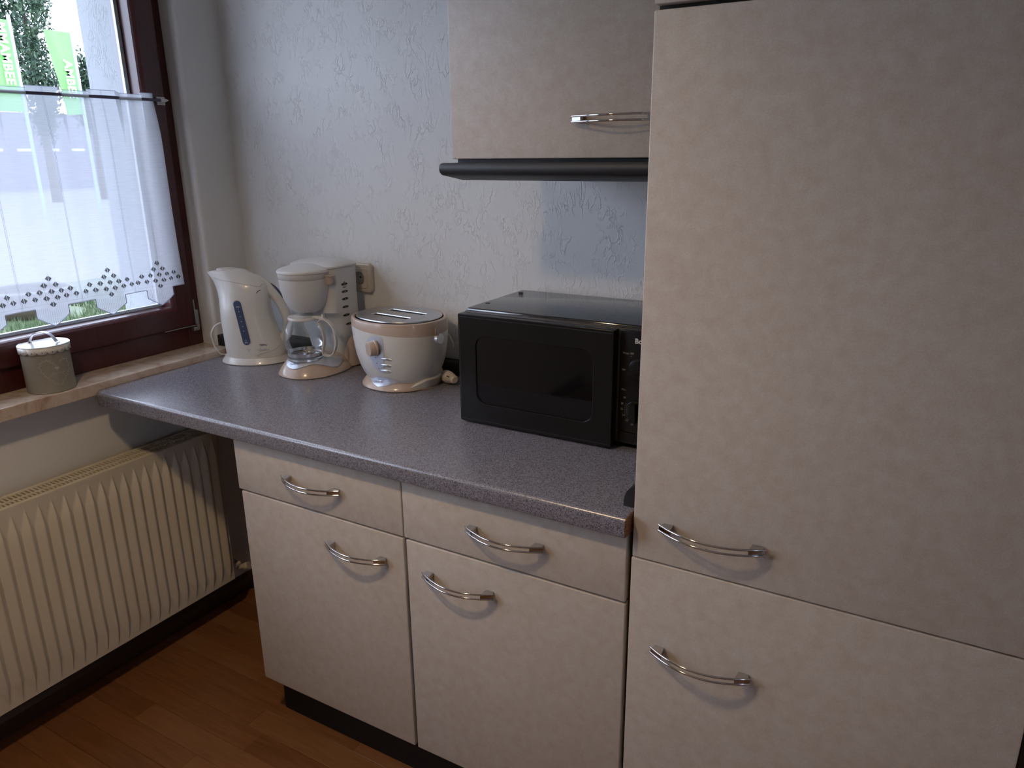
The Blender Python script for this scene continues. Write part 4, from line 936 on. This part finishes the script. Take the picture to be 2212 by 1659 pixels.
HT = [(0.0186, 0.9411), (0.0107, 0.9484), (0.0038, 0.9556), (-0.0062, 0.9559), (-0.0149, 0.9513), (-0.0181, 0.9386), (-0.0134, 0.9245), (-0.0038, 0.9095), (0.0082, 0.8964), (0.0202, 0.8881), (0.0271, 0.8993), (0.0373, 0.9111), (0.0440, 0.9282), (0.0450, 0.9465), (0.0405, 0.9569), (0.031, 0.9549), (0.0259, 0.9485)]
hs_ = spline([(*p, 0) for p in HT], 5); bm = bmesh.new(); rnd = random.Random(3)
for i in range(1, len(hs_) - 1):
    a, c = hs_[i - 1], hs_[i + 1]; e = (c - a).normalized(); n_ = Vector((-e.y, e.x, 0)); p = hs_[i]
    dt_.poly([(q.x, q.y) for q in (a + n_ * 0.0004, a - n_ * 0.0004, c - n_ * 0.0004, c + n_ * 0.0004)], 0.0006, bm)
    if i % 2 == 0:
        s = 1 if (i // 2) % 2 else -1; d_ = (e * 0.6 + n_ * s).normalized(); m_ = Vector((-d_.y, d_.x, 0)); L_ = 0.0036 + 0.0016 * rnd.random()
        dt_.poly([(q.x, q.y) for q in (p, p + d_ * L_ * 0.5 + m_ * 0.0012, p + d_ * L_, p + d_ * L_ * 0.5 - m_ * 0.0012)], 0.0007, bm)
for i in range(14):
    p = Vector((0.004 + 0.0024 * i, 0.9185 + 0.0014 * math.sin(i * 1.1) + 0.0004 * i, 0)); d_ = Vector((0.5, 1 if i % 2 else -0.6, 0)).normalized(); m_ = Vector((-d_.y, d_.x, 0))
    dt_.poly([(q.x, q.y) for q in (p, p + d_ * 0.002 + m_ * 0.001, p + d_ * 0.004, p + d_ * 0.002 - m_ * 0.001)], 0.0007, bm)
hh = []
for i in range(28):
    t_ = 2 * PI * i / 28; hx = 16 * math.sin(t_) ** 3; hy = 13 * math.cos(t_) - 5 * math.cos(2 * t_) - 2 * math.cos(3 * t_) - math.cos(4 * t_); hh.append((0.0190 + hx * 0.00033, 0.9345 + hy * 0.00036))
dt_.poly(hh, 0.0008, bm)
obj('heart_print', bm, m_tinprint, tn, label='cream printed heart of leaves')

# ------------------------------------------------------------------ cafe curtain and rod
XR = -0.0305
ro = root('curtain_rod', (XR, -0.213, 1.617), 'slim dark curtain rod clipped across the window sash', 'curtain rod')
bm = sweep(bmesh.new(), [(XR, -1.17, 1.6165), (XR, -0.215, 1.6172)], 0.0042, N_=12); obj('rod', bm, mat('dark_violet_rod', (0.10, 0.085, 0.13), 0.35, 0.6), ro, smooth=True)
bm = sweep(bmesh.new(), [(XR, -0.2145, 1.6172), (XR, -0.205, 1.6172)], 0.0066, N_=14); box(bm, -0.049, -0.0435, -0.215, -0.189, 1.605, 1.6275, 0.001, 1)
prism(bm, [(-0.206, 1.6235), (-0.206, 1.6105), (-0.1905, 1.6165), (-0.1905, 1.6185)], 'x', -0.0445, -0.026)
obj('clip', bm, mat('pale_clip_plastic', (0.50, 0.49, 0.47), 0.4), ro, smooth=True, angle=30)
TIPS = [-0.3068 - 0.1600 * i for i in range(9)]
TIPS[1] = -0.4630; TIPS[2] = -0.6265; TIPS[3] = -0.7880
cu_ = root('cafe_curtain', (XR, -0.5, 1.63), 'sheer white cafe curtain with diamond border hanging across the window', 'curtain')
YC1, YC0 = -0.2205, -1.12
def hem(y):        # lower outline of the cloth
    for tp in TIPS:
        d_ = abs(y - tp)
        if d_ < 0.0425: return 1.0355 + (1.0625 - 1.0355) * d_ / 0.0425
    return 1.0865
def header(y):     # alternating slots: the rod lies in front of the cloth, then behind it
    ph_ = ((y + 0.386) / 0.1605) % 1.0
    return ph_ < 0.27 or ph_ > 0.73
def top(y): return 1.6355 if header(y) else 1.6290
def cx_(y, z):
    wv = 0.0022 * math.sin(y * 39.0 + 0.6 * math.sin(z * 5)) * min(1, (1.64 - z) / 0.2) + 0.0014 * math.sin(y * 95 + z * 3)
    base = XR - 0.007 if header(y) else XR + 0.006
    k = max(0, min(1, (1.612 - z) / 0.10)); return base * (1 - k) + (XR + 0.004 + wv) * k
def yy_(y, z):     # cloth flares a little to the right lower down
    k = max(0, (1.62 - z) / 0.55); sh = 0.018 * k * max(0, (y + 0.55) / 0.33) ** 2 if y > -0.55 else 0
    g = (y + 0.55) / 0.33
    return y + (0.0025 * math.sin(z * 9) if y > -0.30 else 0) - (0.014 * (1 - k) * max(0, g) ** 3 if y > -0.55 else 0)
ys = sorted(set([YC0 + (YC1 - YC0) * i / 300 for i in range(301)] + [t_ + s * q for t_ in TIPS for s in (-1, 1) for q in (0, 0.0424, 0.0426) if YC0 < t_ + s * q < YC1]))
bm = bmesh.new(); cols = []
for y in ys:
    zt_, zb_ = top(y), hem(y); zz = [zt_, 1.6235, 1.6185, 1.612, 1.60, 1.585, 1.56] + [1.56 - (1.56 - 1.09) * i / 12 for i in range(1, 13)] + [zb_ + (1.0865 - zb_) * (1 - i / 3) for i in range(1, 4)]
    cols.append([bm.verts.new((cx_(y, z), yy_(y, z), z)) for z in zz])
for a, c in zip(cols, cols[1:]):
    for i in range(len(a) - 1):
        if (a[i].co - a[i + 1].co).length < 1e-6 and (c[i].co - c[i + 1].co).length < 1e-6: continue
        bm.faces.new((a[i], a[i + 1], c[i + 1], c[i]))
cl = obj('cloth', bm, m_sheer, cu_, smooth=True, angle=80)
def ribbon(bm, pts, w, off=0.0006):
    P = [Vector((cx_(y, z) + off, yy_(y, z), z)) for y, z in pts]
    for a, c in zip(P, P[1:]):
        e = (c - a); e.x = 0
        if e.length < 1e-6: continue
        n_ = Vector((0, -e.z, e.y)).normalized() * w
        bm.faces.new([bm.verts.new(q) for q in (a - n_, c - n_, c + n_, a + n_)])
    return bm
bm = bmesh.new()
ribbon(bm, [(y, hem(y) + 0.0008) for y in ys], 0.0012); ribbon(bm, [(y, top(y) - 0.0006) for y in ys], 0.0007)
for tp in TIPS:
    for s in (-1, 1):
        if YC0 < tp + s * 0.0425 < YC1: ribbon(bm, [(tp + s * 0.0425, 1.0625), (tp + s * 0.0425, 1.0865)], 0.0012)
zz = [1.634 - (1.634 - 1.0885) * i / 40 for i in range(41)]
for yl in (-0.3865, -0.5455, -0.7020, -0.862, -1.02):
    for s in (-0.0016, 0.0016): ribbon(bm, [(yl + s + 0.004 * max(0, (1.25 - z) / 0.2) ** 2 * (1 if z > 1.1 else 0.6), z) for z in zz], 0.00035)
    for s in (-1, 1):
        yv = yl + s * 0.0425; ribbon(bm, [(yv, 1.621), (yv + 0.001, 1.600)], 0.0006); ribbon(bm, [(yv + 0.0045 * s, 1.620), (yv + 0.0022, 1.598)], 0.0005)
ribbon(bm, [(y, 1.0962) for y in ys], 0.00025)
obj('outline_stitching', bm, m_thread, cu_)
DI = [(0.0057, 0.1253), (-0.0077, 0.1084), (0.0211, 0.1078), (-0.0205, 0.0918), (0.0078, 0.0909), (0.0331, 0.0906), (-0.0066, 0.0743), (0.02, 0.0739), (0.0063, 0.0574), (-0.0351, 0.0757), (-0.0492, 0.0927), (-0.0628, 0.0768), (0.0451, 0.0754), (0.0587, 0.0922), (0.072, 0.0762)]
for tp in TIPS[:4]:
    bm = bmesh.new(); bw = bmesh.new(); bt = bmesh.new()
    def fq(b2, pts, off):
        if any(not (YC0 < q[0] < YC1) for q in pts): return
        b2.faces.new([b2.verts.new((cx_(y, z) + off, yy_(y, z), z)) for y, z in pts])
    for dy, dz in DI:
        cy_, cz_ = tp + dy - 0.003, 1.0365 + dz; s = 0.0080; g = 0.0011
        fq(bm, [(cy_ - g, cz_ + s), (cy_ - s * 1.05, cz_), (cy_ - g * .2, cz_ - s * .95)], 0.0008); fq(bm, [(cy_ + g * .2, cz_ + s * .95), (cy_ + g, cz_ - s), (cy_ + s * 1.05, cz_)], 0.0008)
        fq(bw, [(cy_ - g, cz_ + s), (cy_ - g * .2, cz_ - s * .95), (cy_ + g, cz_ - s), (cy_ + g * .2, cz_ + s * .95)], 0.0009)  # white woven sliver through the middle of each diamond
        if cy_ + s < YC1:
            for a, c in (((cy_ - s * 1.3, cz_ - 0.001), (cy_, cz_ - s * 1.45)), ((cy_, cz_ - s * 1.45), (cy_ + s * 1.3, cz_ - 0.001)), ((cy_, cz_ + s), (cy_ - 0.0008, cz_ + s + 0.0080)), ((cy_, cz_ - s * 1.45), (cy_, max(1.0962, cz_ - s * 1.45 - 0.016)))):
                if cz_ > 1.096: ribbon(bt, [a, c], 0.0002)
    for k in range(1, 17):
        y = tp - 0.0425 + 0.085 * k / 17; d_ = abs(y - tp); ribbon(bt, [(y, hem(y) + 0.002), (y, 1.0865 if d_ > 0.012 else 1.0865 - (0.012 - d_) * 0.9)], 0.00028)
    obj('diamond_border', bm, m_motif, cu_, label='dark woven diamond motifs'); obj('diamond_sliver', bw, m_motifw, cu_); obj('border_stitching', bt, m_thread, cu_)

# ------------------------------------------------------------------ outside
lawn = struct('ground_outside', B(-90, -0.6, -30, 70, -0.62, -0.502), mat('pale_paving', (0.20, 0.20, 0.215), 0.8))
gb = struct('ground_lawn', B(-10.5, -0.7, -3, 9, -0.56, -0.5), m_grass)
TUBX, TUBY = -8.25, 3.50
bm = bmesh.new(); rg = random.Random(11)
for i in range(9000):
    x = -9.2 + 3.6 * rg.random(); y = 2.0 + 3.4 * rg.random()
    if (x - TUBX) ** 2 + (y - TUBY) ** 2 < 0.40: continue
    h = 0.05 + 0.09 * rg.random(); a = 2 * PI * rg.random(); w = 0.008
    dx, dy = w * math.cos(a), w * math.sin(a); lx, ly = (rg.random() - .5) * 0.08, (rg.random() - .5) * 0.08
    bm.faces.new([bm.verts.new(q) for q in ((x - dx, y - dy, -0.5), (x + dx, y + dy, -0.5), (x + lx, y + ly, -0.5 + h))])
go = obj('grass', bm, m_grass); go['kind'] = 'stuff'; go['label'] = 'green lawn grass seen under the curtain'; go['category'] = 'grass'
tu = root('garden_tub', (TUBX, TUBY, -0.5), 'dark brown rounded tub with pale rim on the lawn outside', 'tub')
bm = bmesh.new(); lathe(bm, TUBX, TUBY, [(-0.499, 0.34), (-0.40, 0.44), (-0.25, 0.50), (-0.16, 0.50), (-0.16, 0.46), (-0.24, 0.45), (-0.30, 0.1)], 40); obj('bowl', bm, m_tub, tu, smooth=True)
bm = bmesh.new(); sweep(bm, [(TUBX + 0.49 * math.cos(a), TUBY + 0.49 * math.sin(a), -0.155) for a in [2 * PI * i / 40 for i in range(40)]], 0.022, N_=8, closed=True); obj('rim', bm, m_tubrim, tu, smooth=True)
def tree(x, y, h, rw, zlow, n, name, label, col_drop=1.0, seed=1, lf=0.10):
    r_ = root(name, (x, y, -0.5), label, 'tree'); rr = random.Random(seed)
    bm = bmesh.new(); lathe(bm, x, y, [(-0.5, 0.22), (h * 0.5, 0.12), (h * 0.92, 0.03)], 10)
    for i in range(26):
        z = zlow + (h - zlow) * (i / 26) * 0.95; a = rr.random() * 2 * PI; L_ = rw * (1 - (z - zlow) / (h - zlow)) ** 0.6 * 0.8
        sweep(bm, [(x, y, z), (x + L_ * 0.6 * math.cos(a), y + L_ * 0.6 * math.sin(a), z + L_ * 0.9), (x + L_ * math.cos(a), y + L_ * math.sin(a), z + L_ * 1.9)], 0.02, N_=5)
    obj('trunk', bm, m_bark, r_)
    bm = bmesh.new()
    tufts = [(rr.random() ** 0.8, rr.random() * 2 * PI, rr.random() ** 0.5) for _ in range(max(8, n // 55))]
    for i in range(n):
        f_, a, q = tufts[i % len(tufts)]
        z = zlow + (h - zlow) * f_; R_ = rw * (math.sin(PI * min(1, 0.12 + 0.88 * (1 - f_) ** 0.9)) ** 0.5) * (1 if f_ < 0.8 else 1 - (f_ - 0.8) * 3)
        c = Vector((x + R_ * q * math.cos(a), y + R_ * q * math.sin(a), z)) + Vector((rr.gauss(0, 0.13), rr.gauss(0, 0.13), rr.gauss(0, 0.33)))
        u_ = Vector((rr.gauss(0, 1), rr.gauss(0, 1), rr.gauss(0, 1) + 1.0)).normalized(); w_ = u_.cross(Vector((rr.gauss(0, 1), rr.gauss(0, 1), rr.gauss(0, 1)))).normalized(); s = lf * (0.6 + 0.8 * rr.random())
        bm.faces.new([bm.verts.new(p) for p in (c - u_ * s, c + w_ * s * 0.45, c + u_ * s, c - w_ * s * 0.45)])
    o = obj('foliage', bm, m_leaf, r_); o['kind'] = 'stuff'; return r_
tree(-34, 18.65, 10.6, 1.12, 2.6, 11000, 'tall_tree', 'tall slender dark green tree outside the window behind the flags', seed=4, lf=0.10)
tree(-34, 21.0, 5.5, 0.75, 3.0, 3600, 'small_tree', 'small bushy green tree outside beside the white window jamb', seed=9)
def flag(xp, ytop, zt_, yw, zb_, body, label, name='banner_flag', sag=0.0):
    r_ = root(name, (xp, ytop + 0.05, -0.5), label, 'flag')
    bm = sweep(bmesh.new(), [(xp, ytop + 0.05, -0.5), (xp, ytop + 0.05, zt_ + 0.16)], 0.055, N_=10); obj('pole', bm, m_pole, r_, smooth=True)
    bm = bmesh.new(); nu, nv = 14, 24; V = []
    for j in range(nv + 1):
        f_ = j / nv; z = zt_ + (zb_ - zt_) * f_; w = yw * (1 - sag * f_)
        V.append([bm.verts.new((xp + 0.05 * math.sin(i * 0.7 + j * 0.25) * (i / nu), ytop - w * i / nu, z - 0.15 * (i / nu) * f_ * sag)) for i in range(nu + 1)])
    for j in range(nv):
        for i in range(nu): bm.faces.new((V[j][i], V[j][i + 1], V[j + 1][i + 1], V[j + 1][i]))
    cl_ = obj('cloth', bm, m_flag, r_, smooth=True, angle=80)
    bm = text_bm(body, 0.39, 0.004, 'LEFT', 1.05, 0.012)
    # reads downwards: letter tops point to the pole
    place(bm, (0, 0, -1), (0, 1, 0), (1, 0, 0), (xp + 0.075, ytop - 0.41, zt_ - (0.9 if sag else 0.10))); obj('lettering', bm, m_flagtxt, cl_); return r_
flag(-25, 13.01, 5.66, 1.15, 2.9, 'MMAMBEE', 'green banner flag with white letters farther left outside the window')
flag(-25, 14.99, 5.52, 0.86, 2.9, 'AMBEE', 'green banner flag outside nearer the white window jamb', sag=0.35)
hb = root('long_building', (-50, 25, -0.5), 'long lilac grey building far behind the curtain', 'building')
obj('wall', B(-56, -50, 5, 52, -0.5, 4.2), m_hall, hb)
for i in range(7): obj('window', B(-50.05, -49.98, 24.0 + i * 1.75, 24.9 + i * 1.75, 1.86, 2.02), m_hallwin, hb)
